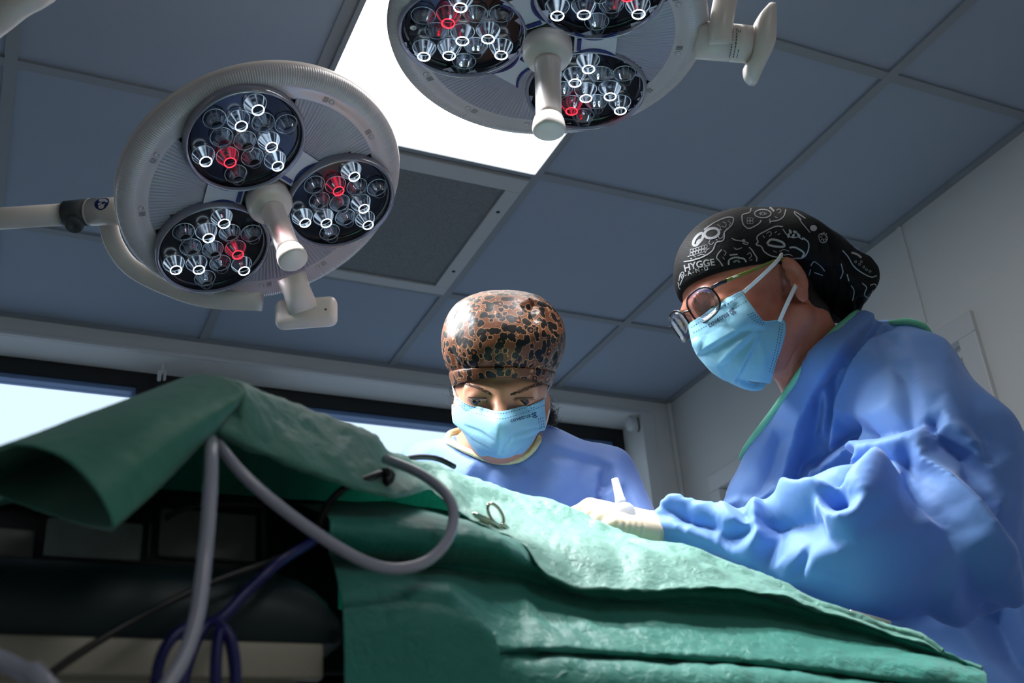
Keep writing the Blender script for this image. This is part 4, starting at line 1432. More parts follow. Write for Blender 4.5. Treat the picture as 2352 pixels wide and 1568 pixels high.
M['skinW'] = skin('light_warm_skin', (.54, .27, .165), (.50, .22, .135))
M['skinM'] = skin('ruddy_skin', (.52, .205, .135), (.47, .15, .10))
M['gownW'] = cloth_blue('blue_gown_weave', (.22, .36, .76), True, .6)
M['gownM'] = cloth_blue('blue_laminated_gown', (.20, .38, .78), False, .55)
M['leo'] = leopard()
M['capM'] = mat('black_bandana_cotton', (.004, .004, .005), .75, spec=.25, bump=(300, .2))
M['print'] = mat('white_bandana_print', (.42, .42, .44), .8, spec=.2)
M['mask'] = mat('pale_blue_mask_nonwoven', (.31, .64, .81), .55, spec=.35, sheen=.2, noise=(30, .06), bump=(160, .12), transl=.3)
M['ink'] = mat('dark_blue_ink', (.012, .045, .11), .6)
M['loop'] = mat('white_elastic', (.78, .76, .72), .6)
M['trimY'] = mat('pale_yellow_neck_binding', (.62, .62, .34), .65, bump=(220, .5))
M['trimG'] = mat('mint_neck_binding', (.16, .55, .36), .6)
M['hair'] = mat('dark_brown_hair', (.012, .008, .006), .4)
M['brow'] = mat('brown_eyebrow_hair', (.05, .024, .015), .5)
M['glove'] = mat('cream_latex_glove', (.64, .54, .40), .4, spec=.5, sss=.1, bump=(90, .25))
M['eyew'] = mat('shaded_eye_white', (.26, .19, .16), .5, spec=.2)  # white darkened in its colour for the shade under the lashes
M['iris'] = mat('dark_brown_iris', (.012, .007, .005), .2, spec=.4)
M['trou'] = mat('navy_scrub_trousers', (.02, .04, .10), .8)
M['shoe'] = mat('black_rubber_shoe', (.01, .01, .01), .5)
DN = R @ np.array([0, 0, -1.0])            # world down in camera axes
PX = lambda n, d: n * d / FPX              # pixels at a distance -> metres


def toW(V):
    return W(V)


def pixpath(bv, pts, lift=0.0, step=None):
    P = []
    for x, y in pts:
        p, n = hit(bv, x, y)
        P.append(p + n * lift)
    return np.array(P)


def ribbons(bv, g, lines, width, lift, m, closed=False, dash=None):
    """flat print lines lying on a surface; lines in photo pixels, width in pixels"""
    for ln in lines:
        ln = np.array(ln, float)
        d = np.r_[0, np.cumsum(np.linalg.norm(np.diff(ln, axis=0), axis=1))]
        n = max(3, int(d[-1] / 3.0))
        pts = cr_resample(ln, max(n, len(ln) * 3)) if len(ln) > 2 else poly_resample(ln, n)
        pts = poly_resample(pts, n)
        T = np.gradient(pts, axis=0); T /= np.linalg.norm(T, axis=1)[:, None] + 1e-9
        Nn = np.stack([-T[:, 1], T[:, 0]], 1)
        V = []
        for p, q in zip(pts, Nn):
            for s in (-.5, .5):
                h, nn = hit(bv, *(p + q * s * width))
                if nn @ (-h) < 0: nn = -nn
                V.append(h + nn * lift)
        V = np.array(V)
        F = []
        for i in range(len(pts) - 1):
            if dash and (i % dash[1]) >= dash[0]:
                continue
            a = V[2 * i:2 * i + 4]
            if np.linalg.norm(a[0] - a[2]) > .02 or np.linalg.norm(a[1] - a[3]) > .02 or np.linalg.norm(a[0] - a[1]) > .02:
                continue
            F.append([2 * i, 2 * i + 1, 2 * i + 3, 2 * i + 2])
        g.add(W(V), F, m)


def blob(bv, g, c, rx, ry, lift, m, rot=0.0, n=14):
    t = np.linspace(0, 2 * np.pi, n, endpoint=False)
    V = []
    for a in list(t):
        u, v = rx * math.cos(a), ry * math.sin(a)
        h, nn = hit(bv, c[0] + u * math.cos(rot) - v * math.sin(rot), c[1] + u * math.sin(rot) + v * math.cos(rot))
        if nn @ (-h) < 0: nn = -nn
        V.append(h + nn * lift)
    h, nn = hit(bv, *c)
    if nn @ (-h) < 0: nn = -nn
    V.append(h + nn * lift)
    g.add(W(np.array(V)), [[i, (i + 1) % n, n] for i in range(n)], m)


def words(bv, g, body, p0, p1, lift, m, arch=0.0, bold=0.0, spacing=1.0):
    """lettering between two photo pixels (baseline)"""
    V, F = text_mesh(body, 1.0, spacing, bold)
    p0 = np.array(p0, float); p1 = np.array(p1, float)
    w = V[:, 0].max() - V[:, 0].min()
    x = (V[:, 0] - V[:, 0].min()) / w
    L_ = np.linalg.norm(p1 - p0); u = (p1 - p0) / L_; v = np.array([u[1], -u[0]])
    s = L_ / w
    out = []
    for xx, yy in zip(x, V[:, 1]):
        q = p0 + u * L_ * xx + v * (s * yy + arch * 4 * xx * (1 - xx))
        h, nn = hit(bv, *q)
        if nn @ (-h) < 0: nn = -nn
        out.append(h + nn * lift)
    g.add(W(np.array(out)), F, m)


def logo(bv, g, c, r, ang, lift, m):
    """the mask maker's mark: a small broken C of leaf-shaped strokes"""
    ca, sa = math.cos(ang), math.sin(ang)
    def tr(u, v): return (c[0] + r * (u * ca + v * sa), c[1] + r * (u * sa - v * ca))
    for a in ((.1, 1.0, .9, .55), (-.95, .25, -.2, .95), (-.95, -.2, -.1, -.95), (.1, -1.0, .9, -.55), (-.35, .12, .55, .30), (-.35, -.12, .55, -.30)):
        x0, y0, x1, y1 = a
        mx, my = (x0 + x1) / 2, (y0 + y1) / 2
        ribbons(bv, g, [[tr(x0, y0), tr(mx * 1.05, my * 1.05), tr(x1, y1)]], r * .38, lift, m)


def push_out(V, fn, margin, it=3):
    V = np.asarray(V, float).copy()
    for _ in range(it):
        d = fn(V.astype(np.float32))
        e = .002
        gr = np.stack([fn((V + e * np.eye(3)[k]).astype(np.float32)) - fn((V - e * np.eye(3)[k]).astype(np.float32)) for k in range(3)], 1)
        gr /= np.linalg.norm(gr, axis=1)[:, None] + 1e-9
        V += gr * np.maximum(0, margin - d)[:, None]
    return V


def hand(g_fn, wrist, palm_dir, back_n, size=1.0, curl=.9, side=1):
    """SDF primitives of a gloved hand: palm, five bent fingers, thumb from the side of the palm"""
    d = np.asarray(palm_dir, float); d /= np.linalg.norm(d)
    n = np.asarray(back_n, float); n -= d * (n @ d); n /= np.linalg.norm(n)
    s = np.cross(d, n) * side
    w = np.asarray(wrist, float)
    prim = []
    prim.append(('c', w - d * .06, w + d * .015, .030 * size, .027 * size, (n, .8)))
    for k in range(4):
        a = w + d * .020 * size + s * (k - 1.5) * .014 * size
        b = w + d * (.088 - .004 * abs(k - 1.2)) * size + s * (k - 1.5) * .0205 * size + n * .004
        prim.append(('c', a, b, .0165 * size, .0125 * size, None))
    for k, (ln, cu) in enumerate(((.036, .75), (.042, .85), (.040, .95), (.031, 1.05))):
        p = w + d * (.090 - .004 * abs(k - 1.2)) * size + s * (k - 1.5) * .0205 * size + n * .004
        ang = 0.25
        for j, (f, r) in enumerate(((1.0, .0098), (.72, .0088), (.58, .0080))):
            ang += curl * cu * (.55 if j else .6)
            dd = d * math.cos(ang) - n * math.sin(ang) + s * (k - 1.5) * .06
            q = p + dd * ln * f * size
            prim.append(('c', p, q, r * size, (r - .0008) * size, None))
            p = q
    p = w + d * .022 * size - s * .026 * size - n * .004
    for j, (dd, ln, r) in enumerate((((d * .62 - s * .62 - n * .4), .040, .0135), ((d * .85 - s * .22 - n * .5), .032, .0105), ((d * .92 + s * .1 - n * .45), .025, .0092))):
        dd = dd / np.linalg.norm(dd); q = p + dd * ln * size
        prim.append(('c', p, q, r * size, (r - .001) * size, None)); p = q
    def f(P):
        D = None
        for _, a, b, ra, rb, fl in prim:
            v = cap(P, a, b, ra, rb, fl)
            D = v if D is None else smin(D, v, .006)
        return D
    pts = np.array([q for p_ in prim for q in (p_[1], p_[2])])
    return f, pts.min(0) - .04, pts.max(0) + .04


def legs(parent, hipL, hipR, foot0, foot1):
    """trousers and shoes below the gown (world coordinates)"""
    g = G()
    for h, f in ((hipL, foot0), (hipR, foot1)):
        k = (np.array(h) + np.array(f)) / 2 + np.array([-.03, 0, .02])
        g.tube([h, k, np.array(f) + [0, 0, .07]], [.10, .075, .062], 20, step=.04)
    g.build('trousers', M['trou'], parent)
    for f in (foot0, foot1):
        g = G(); V, F = rbox((.26, .10, .085), .035, 4); V[:, 2] += .0425
        V[:, 2] *= np.where(V[:, 0] < 0, .75, 1.0)
        g.add(V + np.array(f) + np.array([-.05, 0, 0]), F); g.build('shoe', M['shoe'], parent)


# ------------------------------------------------------------------ the woman at the window
def woman():
    c = cp
    foot = W(c(1180, 1180, 1.80)); foot[2] = 0; foot[1] += .10
    root = thing('person', foot, 'person in a leopard print cap and blue gown looking down before the window', 'person')
    pit = math.radians(17)
    rot = np.array([[1, 0, 0], [0, math.cos(pit), math.sin(pit)], [0, -math.sin(pit), math.cos(pit)]])
    nk0, nk1 = c(1150, 985, 1.70), c(1148, 1105, 1.80)
    def head(P):
        D = ell(P, c(1152, 840, 1.705), (.0655, .080, .076), rot)
        D = smin(D, ell(P, c(1151, 925, 1.668), (.0590, .062, .050), rot), .02)
        D = smin(D, ell(P, c(1152, 888, 1.705), (.0690, .050, .066), rot), .015)
        D = smin(D, ell(P, c(1150, 985, 1.668), (.048, .050, .052), rot), .025)
        D = smin(D, cap(P, c(1085, 893, 1.637), c(1135, 901, 1.619), .010, .009), .016)
        D = smin(D, cap(P, c(1215, 892, 1.637), c(1167, 901, 1.619), .010, .009), .016)
        D = smin(D, cap(P, c(1150, 906, 1.620), c(1149, 972, 1.592), .0075, .0115), .014)
        for x in (1097, 1203):
            sx = 1 if x > 1150 else -1
            D = smax(D, -ell(P, c(x - sx * 3, 913, 1.604), (.019, .0105, .010)), .010)
            D = smin(D, ell(P, c(x, 911, 1.632), (.0150, .0112, .0140)), .004)
            D = smax(D, -cap(P, c(x - 21, 920 + (1 if sx > 0 else -1), 1.6195), c(x + 21, 920 + (-1 if sx > 0 else 1), 1.6195), .0020, .0020), .0010)
        for x, sx in ((1254, 1), (1052, -1)):
            D = smin(D, ell(P, c(x, 930, 1.725), (.007, .024, .014), rot), .006)
        D = smin(D, cap(P, nk0, nk1, .050, .054), .02)
        D = smin(D, cap(P, c(1150, 1030, 1.76), c(1040, 1062, 1.79), .042, .035), .03)
        D = smin(D, cap(P, c(1150, 1030, 1.76), c(1260, 1062, 1.79), .042, .035), .03)
        D = smin(D, cap(P, c(1150, 1080, 1.76), c(1165, 1150, 1.76), .075, .085, (np.array([0, 0, 1.]), .7)), .03)
        return D
    V, F = nets(head, c(1152, 960, 1.69) - [.15, .16, .13], c(1152, 960, 1.69) + [.15, .165, .14], .0023)
    V, F = largest(V, F)
    V = lap_smooth(V, F, 2, .5)
    g = G(); g.add(W(V), F)
    g.build('body', M['skinW'], root)
    legs(root, foot + [-.09, 0, .85], foot + [.09, 0, .85], foot + [-.11, 0, 0], foot + [.11, 0, 0])
    bvh = tree(V, F)
    # eyes
    for x in (1097, 1203):
        g = G(); cc = W(c(x, 912, 1.632)); n = W(c(x, 935, 1.60)) - cc
        g.lathe(cc, n, [(.0127 * math.sin(a), .0127 * math.cos(a)) for a in np.linspace(.02, 3.12, 24)], 32, m=0)
        g.lathe(cc, n, [(.0129 * math.sin(a), .0129 * math.cos(a)) for a in np.linspace(.66, .02, 8)], 32, m=1)
        g.build('eye', [M['eyew'], M['iris']], root)
    rr = random.Random(5)
    for line, sx in ((([(1060, 879), (1078, 882), (1100, 890), (1120, 900), (1130, 905)]), -1), (([(1240, 884), (1222, 887), (1202, 895), (1182, 902), (1172, 906)]), 1)):
        g = G()
        base = cr_resample(np.array(line, float), 60)
        for i, p in enumerate(base):
            for q in range(2):
                th = 2.0 + 2.8 * math.sin(math.pi * min(1, (i + 6) / 62))
                a, n1 = hit(bvh, p[0] + rr.uniform(-1.5, 1.5), p[1] + rr.uniform(-th, th))
                b2, n2 = hit(bvh, p[0] + sx * rr.uniform(4, 9), p[1] + rr.uniform(-th, th) - 1.0)
                g.tube([W(a), W((a + b2) / 2 + n1 * .0012), W(b2 + n2 * .0008)], [.00028, .00022, .0001], 4)
        g.build('eyebrow', M['brow'], root)
    for x, sx in ((1097, -1), (1203, 1)):
        g = G()
        for i in range(26):
            t = i / 25
            p = c(x - 21 + 42 * t, 914.0 + (1.5 - 5 * (t - .5) ** 2) + (-2.5 * t if sx > 0 else -2.5 * (1 - t)), 1.6165)
            dx = (t - .5) * 9 + rr.uniform(-1, 1)
            q = c(x - 21 + 42 * t + dx, 921.5 - 4 * abs(t - .5) + rr.uniform(-1, 1), 1.607)
            g.tube([W(p), W((p + q) / 2 + [0, -.0006, 0]), W(q)], [.00035, .0003, .0001], 4)
        g.tube([W(c(x - 22 + 44 * t, 913.6 + (1.5 - 5 * (t - .5) ** 2) + (-2.5 * t if sx > 0 else -2.5 * (1 - t)), 1.6170)) for t in np.linspace(0, 1, 12)], .0006, 6)
        g.build('eyelashes', M['hair'], root)
    # loose hair at the nape and temples
    g = G()
    for i in range(70):
        x0, y0 = rr.uniform(1250, 1264), rr.uniform(905, 965)
        P = [c(x0, y0, 1.73)]
        a = rr.uniform(-.3, 1.5); ln = rr.uniform(8, 34)
        for k in range(5):
            a += rr.uniform(-.7, .7)
            P.append(c(x0 + (k + 1) / 5 * ln * math.cos(a), y0 + (k + 1) / 5 * ln * math.sin(a) + k * 2.5, 1.73 + rr.uniform(-.01, .01)))
        g.tube([W(p) for p in P], [.00028, .00022, .00012], 4)
    g2 = G()
    for i in range(22):
        x0, y0 = rr.uniform(1036, 1046), rr.uniform(890, 930)
        a = math.pi - rr.uniform(-.9, .9); ln = rr.uniform(8, 22)
        P = [c(x0 + k / 4 * ln * math.cos(a + .25 * k), y0 + k / 4 * ln * math.sin(a + .25 * k), 1.72) for k in range(5)]
        g2.tube([W(p) for p in P], [.00022, .0002, .0001], 4)
    g2.build('loose_hair', M['hair'], root)
    for i in range(160):      # small knot of hair behind the right side of the mask
        u, v = rr.gauss(0, 1), rr.gauss(0, 1)
        P = [c(1262 + 7 * u + rr.uniform(-9, 9), 955 + 9 * v + rr.uniform(-10, 10), 1.75 + rr.uniform(-.012, .012)) for k in range(4)]
        g.tube([W(p) for p in P], [.0003, .0003, .0002], 4, step=.006)
    g.build('loose_hair', M['hair'], root)
    # bouffant cap
    prof = [(668, 3), (670, 34), (675, 58), (684, 83), (698, 104), (717, 121), (742, 133), (770, 139), (798, 138), (822, 133), (840, 127), (850, 121), (853, 119.5), (858, 121), (872, 118), (888, 112.5)]
    prof = np.array(prof, float)
    prof = cr_resample(prof, 110)
    seg = 180
    th = np.linspace(0, 2 * np.pi, seg, endpoint=False)
    d0 = 1.715
    V = []
    for i, (py, rx) in enumerate(prof):
        t = np.clip((py - 720) / 168, 0, 1)
        fr = np.maximum(0, np.sin(th))
        cx = 1156 + (1153 - 1156) * t
        y = -(py - 784) / FPX * d0
        hem = t ** 2.2
        yy = y + hem * (.0175 * fr ** 1.5) - .012 * hem * np.maximum(0, -np.sin(th))
        X = (cx - 1176) / FPX * d0 + PX(rx, d0) * np.cos(th)
        rz = PX(rx, d0) * (1.12 + .18 * t)
        Z = -d0 + rz * np.sin(th) + .012
        V.append(np.stack([X, yy + 0 * th, Z], 1))
    V = np.vstack(V)
    F = grid_faces(len(prof), seg, True)
    n = vnormals(V, F)
    if ((V - V.mean(0)) * n).sum() < 0:
        F = [f[::-1] for f in F]; n = -n
    k = np.repeat(np.clip((842 - prof[:, 0]) / 30, 0, 1), seg)
    V = V + n * (k * (.0016 * crumple(V, 46, 31) + .0012 * wob(V, 22, 8)))[:, None]
    # gathers above the band and the puckers on top
    a_ = np.tile(th, len(prof)); band = np.repeat(np.exp(-((prof[:, 0] - 838) / 14.0) ** 2), seg)
    V = V + n * (band * .0012 * np.sin(a_ * 34 + 2 * np.sin(a_ * 5)))[:, None]
    bvc = tree(V, F)
    for pts, h, w in (([(1215, 682), (1240, 700), (1262, 735), (1275, 780)], -.006, .006), ([(1195, 695), (1222, 715), (1235, 745)], -.005, .006), ([(1225, 690), (1228, 702), (1222, 712)], -.007, .006), ([(1060, 700), (1045, 725), (1035, 760)], -.004, .006), ([(1200, 690), (1232, 690), (1255, 708)], .004, .006),
                      ([(1030, 800), (1045, 830), (1062, 850)], -.003, .006), ([(1285, 800), (1268, 830), (1258, 850)], -.003, .006)):
        V = stroke(V, n, pixpath(bvc, pts), h, w)
    V, F = solidify(V, F, .0012, vnormals(V, F))
    mk('scrub_cap', W(V), F, M['leo'], None, root)
    # mask
    rows = [[(1044, 908, 1.672), (1073, 924, 1.642), (1110, 936, 1.612), (1148, 944, 1.586), (1190, 935, 1.612), (1226, 924, 1.642), (1251, 913, 1.672)],
            [(1043, 935, 1.668), (1071, 950, 1.636), (1110, 963, 1.600), (1148, 970, 1.568), (1190, 962, 1.600), (1228, 950, 1.636), (1252, 940, 1.668)],
            [(1040, 968, 1.668), (1069, 983, 1.634), (1110, 996, 1.598), (1148, 1002, 1.570), (1190, 996, 1.598), (1230, 984, 1.634), (1253, 984, 1.668)],
            [(1057, 985, 1.662), (1080, 1004, 1.630), (1113, 1018, 1.602), (1148, 1025, 1.582), (1188, 1016, 1.602), (1219, 1003, 1.630), (1240, 990, 1.662)],
            [(1075, 1009, 1.655), (1095, 1025, 1.627), (1121, 1037, 1.610), (1148, 1042, 1.598), (1183, 1036, 1.610), (1207, 1022, 1.627), (1226, 1007, 1.655)],
            [(1110, 1041, 1.648), (1122, 1047, 1.632), (1135, 1051, 1.620), (1150, 1053, 1.614), (1168, 1051, 1.620), (1182, 1045, 1.632), (1194, 1035, 1.648)]]
    A = np.array([[c(*p) for p in r] for r in rows])
    A = cr_resample(A, 90); A = np.swapaxes(cr_resample(np.swapaxes(A, 0, 1), 130), 0, 1)
    V = A.reshape(-1, 3); F = grid_faces(90, 130)
    n = vnormals(V, F)
    if n[:, 2].mean() < 0: F = [f[::-1] for f in F]; n = -n
    bm_ = tree(V, F)
    for pts, h, w, w2 in (([(1148, 946), (1148, 990), (1147, 1030)], .0020, .005, .005), ([(1062, 975), (1100, 990), (1146, 1012)], -.0022, .002, .007), ([(1250, 975), (1200, 988), (1165, 1005)], -.0025, .007, .002),
                          ([(1080, 1005), (1115, 1026), (1148, 1036)], -.002, .002, .006), ([(1235, 995), (1195, 1008), (1170, 1020)], -.0025, .006, .002), ([(1148, 1048), (1165, 1025), (1180, 998)], -.003, .004, .004),
                          ([(1130, 1043), (1160, 1040), (1192, 1040)], -.0015, .002, .004)):
        V = stroke(V, n, pixpath(bm_, pts), h, w, w2)
    V = V + n * (.0004 * crumple(V, 60, 3))[:, None]
    V = push_out(V, head, .0022)
    bm_ = tree(V, F)
    V2, F2 = solidify(V, F, .0008, n)
    g = G(); g.add(W(V2), F2, 0)
    ribbons(bm_, g, [[(1050, 917), (1075, 930), (1110, 941), (1148, 950), (1190, 941), (1226, 929), (1249, 919)], [(1055, 930), (1075, 943), (1110, 953), (1148, 962), (1190, 952), (1226, 940), (1250, 931)]], 1.3, .0003, 1, dash=(1, 2))
    ribbons(bm_, g, [[(1236, 961), (1240, 986)], [(1241, 959), (1245, 986)], [(1246, 958), (1250, 985)]], 1.4, .0003, 1, dash=(1, 2))
    words(bm_, g, 'covetrus', (1173, 970), (1219, 957), .0004, 1, bold=.012)
    logo(bm_, g, (1227, 953), 6.2, -.25, .0004, 1)
    for dx in (0, 6, 12): blob(bm_, g, (1220 + dx, 937 - dx * .3), 1.5 - dx * .06, 1.6 - dx * .06, .0004, 1, n=8)
    for dx in (0, 5): blob(bm_, g, (1062 + dx, 930 + dx * .4), 1.1, 1.3, .0004, 1, n=8)
    mo = g.build('face_mask', [M['mask'], M['ink']], root)
    for pts in ([(1248, 918, 1.672), (1255, 902, 1.69), (1262, 885, 1.71)], [(1251, 982, 1.672), (1257, 962, 1.69), (1262, 940, 1.72)], [(1045, 910, 1.672), (1043, 898, 1.69), (1040, 885, 1.71)], [(1042, 968, 1.672), (1040, 950, 1.69), (1040, 930, 1.72)]):
        g = G(); g.tube([W(c(*p)) for p in pts], .0015, 10, step=.004); g.build('ear_loop', M['loop'], mo)
    # gown
    def gown0(P):
        D = cap(P, c(1000, 1104, 1.77), c(1372, 1112, 1.77), .047, .047)
        D = smin(D, cap(P, c(1095, 1074, 1.755), c(1225, 1074, 1.755), .041, .041), .02)
        D = smin(D, ell(P, c(1175, 1130, 1.745), (.125, .085, .085)), .05)
        D = smin(D, ell(P, c(1185, 1200, 1.76), (.150, .15, .10)), .05)
        p0 = c(1190, 1240, 1.79)
        D = smin(D, cap(P, p0, p0 + DN * .62, .14, .20), .06)
        for sh, el, wr in ((c(1385, 1106, 1.77), c(1462, 1290, 1.66), c(1345, 1300, 1.50)), (c(985, 1093, 1.77), c(925, 1270, 1.66), c(1075, 1300, 1.50))):
            D = smin(D, cap(P, sh, el, .056, .055), .02)
            D = smin(D, cap(P, el, wr, .052, .036), .02)
        return D
    hole_fn = lambda P: ell(P, c(1137, 978, 1.70), (.0730, .0530, .16))
    def gown(P):
        return smax(gown0(P), -hole_fn(P), .004)
    Vs, Fs = nets(gown0, c(1140, 1030, 1.75) - [.12, .09, .15], c(1140, 1030, 1.75) + [.12, .11, .15], .006)
    bs_ = tree(Vs, Fs)
    V, F = nets(gown, c(1190, 1190, 1.79) - [.34, .85, .34], c(1190, 1190, 1.79) + [.34, .18, .58], .0065)
    V = lap_smooth(V, F, 2, .5)
    n = vnormals(V, F); bg_ = tree(V, F)
    V = V + n * (.0015 * wob(V, 14, 12))[:, None]
    V, F = largest(V, F)
    V, F = subdivide(V, F)
    lines = [[(1392, 1072, -4), (1386, 1115, -14), (1376, 1160, -12), (1370, 1200, -10)], [(1412, 1078, 8), (1421, 1110, 10), (1424, 1150, 6)], [(1372, 1085, 5), (1370, 1120, 6), (1366, 1190, 5)], [(1405, 1128, 9), (1388, 1142, 11), (1384, 1170, 8)],
             [(1262, 1022, 0), (1300, 1046, -4), (1345, 1062, -3), (1380, 1070, -2)], [(1290, 1030, 4), (1330, 1044, 5), (1375, 1055, 4)], [(1248, 1052, -3), (1232, 1082, -8), (1222, 1120, -4)], [(1290, 1070, 4), (1282, 1110, 5), (1276, 1160, 3)], [(1126, 1085, -2), (1108, 1112, -8), (1100, 1140, -6)], [(1090, 1065, 5), (1075, 1090, 6), (1064, 1110, 4)],
             [(1036, 1024, 0), (1018, 1050, -4), (1010, 1078, -3)], [(1150, 1085, 4), (1180, 1100, 6), (1200, 1130, 3)], [(990, 1030, 3), (960, 1050, 4)], [(1440, 1120, 4), (1460, 1160, 5), (1480, 1195, 4)], [(1428, 1140, -8), (1440, 1170, -8), (1452, 1200, -6)]]
    V = facet_folds(V, F, lines, [(1330, 1110, 0), (1170, 1160, 0), (1240, 1160, 0), (1050, 1060, 0), (1340, 1170, 0)], [(800, 900), (1150, 880), (1500, 900), (1600, 1300), (1150, 1400), (800, 1300), (1150, 1040), (1060, 1015), (1240, 1010)])
    V = lap_smooth(V, F, 2, .5)
    go = mk('surgical_gown', W(V), F, M['gownW'], None, root)
    bg_ = tree(V, F)
    # neck binding
    P = [hit(bs_, x, y)[0] * .9975 for x, y in ((1030, 1014), (1046, 1022), (1075, 1036), (1110, 1051), (1150, 1060), (1190, 1056), (1218, 1038), (1233, 1018))] + [c(1242, 1000, 1.75), c(1232, 985, 1.80), c(1150, 978, 1.83), c(1050, 990, 1.80), c(1028, 1005, 1.75)]
    g = G(); g.tube(spline([W(p) for p in P] + [W(P[0])], .006), .0058, 12, closed=True, flat=.8); g.build('neck_binding', M['trimY'], go)
    for wr, d, s in ((c(1345, 1300, 1.49), c(1250, 1310, 1.36), 1), (c(1075, 1300, 1.49), c(1160, 1312, 1.36), -1)):
        f, lo, hi = hand(None, wr, d - wr, -DN, .88, .8, s)
        V, F = nets(f, lo, hi, .003); V = lap_smooth(V, F, 1, .5)
        mk('glove', W(V), F, M['glove'], None, root)


woman()


# ------------------------------------------------------------------ the man at the end of the table
def man():
    c = cp
    Fw = np.array([-.837, -.282, .47]); Fw /= np.linalg.norm(Fw)
    Lf = np.array([.33, .42, .84]); Lf -= Fw * (Lf @ Fw); Lf /= np.linalg.norm(Lf)
    Up = np.cross(Fw, Lf)
    FR = np.stack([Fw, Lf, Up])
    O = c(1815, 650, 1.58) - .073 * Lf
    H = lambda f, l, u: O + f * Fw + l * Lf + u * Up
    foot = W(c(2230, 1400, 1.70)); foot[2] = 0; foot[0] = max(foot[0], 1.28)
    root = thing('person', foot, 'person in glasses and a black patterned cap bending over the table end', 'person')

    def head(P):
        q = ((P - O.astype(np.float32)) @ FR.T.astype(np.float32))
        e = lambda cc, r: ell(q, cc, r)
        k = lambda a, b, ra, rb, fl=None: cap(q, a, b, ra, rb, fl)
        D = e((-.008, 0, .052), (.113, .074, .080))
        D = smin(D, e((.060, 0, -.012), (.054, .057, .080)), .03)
        D = smin(D, k((.106, -.026, .034), (.106, .026, .034), .0105, .0105), .018)
        D = smin(D, k((.111, 0, .018), (.129, 0, -.018), .0070, .0110), .014)
        for s in (-1, 1):
            D = smin(D, k((.0, s * .053, -.042), (.074, s * .018, -.070), .020, .014), .025)
            D = smin(D, e((.078, s * .046, -.016), (.024, .014, .016)), .02)
            D = smax(D, -e((.112, s * .034, .016), (.011, .017, .0105)), .010)
            D = smin(D, e((.0955, s * .033, .0165), (.0140, .0145, .0130)), .004)
            D = smin(D, k((.100, s * .016, .004), (.092, s * .050, .006), .0045, .0045), .006)
            D = smax(D, -k((.1105, s * .020, .0140), (.1010, s * .0495, .0130), .0036, .0036), .0015)
            # ear: rim, lobe, hollow
            E_ = e((-.010, s * .080, .008), (.0165, .0065, .029))
            E_ = smin(E_, e((-.004, s * .077, -.022), (.010, .006, .012)), .006)
            E_ = smax(E_, -e((-.005, s * .0880, .004), (.0098, .0090, .0185)), .002)
            E_ = smin(E_, k((.003, s * .079, .003), (.002, s * .080, -.008), .004, .004), .004)
            D = smin(D, E_, .005)
        D = smin(D, e((.074, 0, -.070), (.018, .024, .016)), .02)
        n0 = H(-.030, 0, -.045).astype(np.float32); n1 = c(1905, 905, 1.69)
        D = smin(D, cap(P, n0, n1, .054, .054), .022)
        D = smin(D, cap(P, H(.030, .012, -.072), c(1850, 900, 1.65), .018, .026), .035)
        D = smin(D, ell(P, c(1990, 1000, 1.71), (.085, .09, .08)), .04)
        return D
    cen = H(.01, 0, -.05)
    V, F = nets(head, cen - [.19, .27, .18], cen + [.22, .18, .18], .0024)
    V, F = largest(V, F)
    V = lap_smooth(V, F, 2, .5)
    n = vnormals(V, F); bv0 = tree(V, F)
    # creases of the neck
    for pts, h, w in (([(1798, 612), (1812, 630), (1816, 655)], -.006, .007), ([(1792, 606), (1806, 594), (1824, 604), (1835, 632), (1834, 662)], .0022, .004), ([(1800, 640), (1798, 655), (1806, 664)], -.003, .004), ([(1800, 650), (1806, 642)], .002, .003)):
        V = stroke(V, n, pixpath(bv0, pts), h, w)
    for pts, h in (([(1800, 850), (1822, 815), (1842, 790)], -.0022), ([(1795, 872), (1830, 842), (1858, 805)], -.0022), ([(1808, 892), (1850, 862)], -.002), ([(1668, 675), (1690, 668), (1706, 668)], -.001)):
        V = stroke(V, n, pixpath(bv0, pts), h, .0028)
    mk('body', W(V), F, M['skinM'], None, root)
    bvh = tree(V, F)
    legs(root, foot + [-.02, -.10, .85], foot + [-.02, .10, .85], foot + [0, -.12, 0], foot + [0, .12, 0])
    for s in (-1, 1):
        g = G(); cc = W(H(.0955, s * .033, .0165)); nn = (FR[0] * .95 - FR[2] * .35) @ R
        g.lathe(cc, nn, [(.0124 * math.sin(a), .0124 * math.cos(a)) for a in np.linspace(.02, 3.12, 24)], 32, m=0)
        g.lathe(cc, nn, [(.0126 * math.sin(a), .0126 * math.cos(a)) for a in np.linspace(.50, .02, 8)], 32, m=1)
        g.build('eye', [M['eyew'], M['iris']], root)
    rr = random.Random(11)
    for s in (-1, 1):
        g = G()
        for i in range(120):
            t = rr.random()
            f, l, u = .118 - .012 * t, s * (.014 + .038 * t), .036 + .006 * math.sin(t * 2.4) + rr.uniform(-.003, .003)
            p = np.array(bvh.find_nearest(Vector(H(f, l, u)))[0]); d = (Lf * s * .006 + Up * rr.uniform(-.001, .002) + Fw * .002)
            g.tube([W(p), W(p + d * .6 + Fw * .0012), W(p + d * 1.2)], [.00028, .00022, .0001], 4)
        g.build('eyebrow', mat('greying_eyebrow_hair', (.10, .055, .035), .6) if s < 0 else MATS.setdefault('eb', mat('greying_eyebrow_hair', (.10, .055, .035), .6)), root)

    # dark hair low on the neck, under the cap
    def hairf(P):
        q = ((P - O.astype(np.float32)) @ FR.T.astype(np.float32))
        D = head(P) - .0025
        D = smax(D, q[..., 0] + .034 + .25 * (q[..., 2] + .02), .006)
        D = smax(D, -(q[..., 2] + .050 - .35 * (q[..., 0] + .05)), .012)
        return D
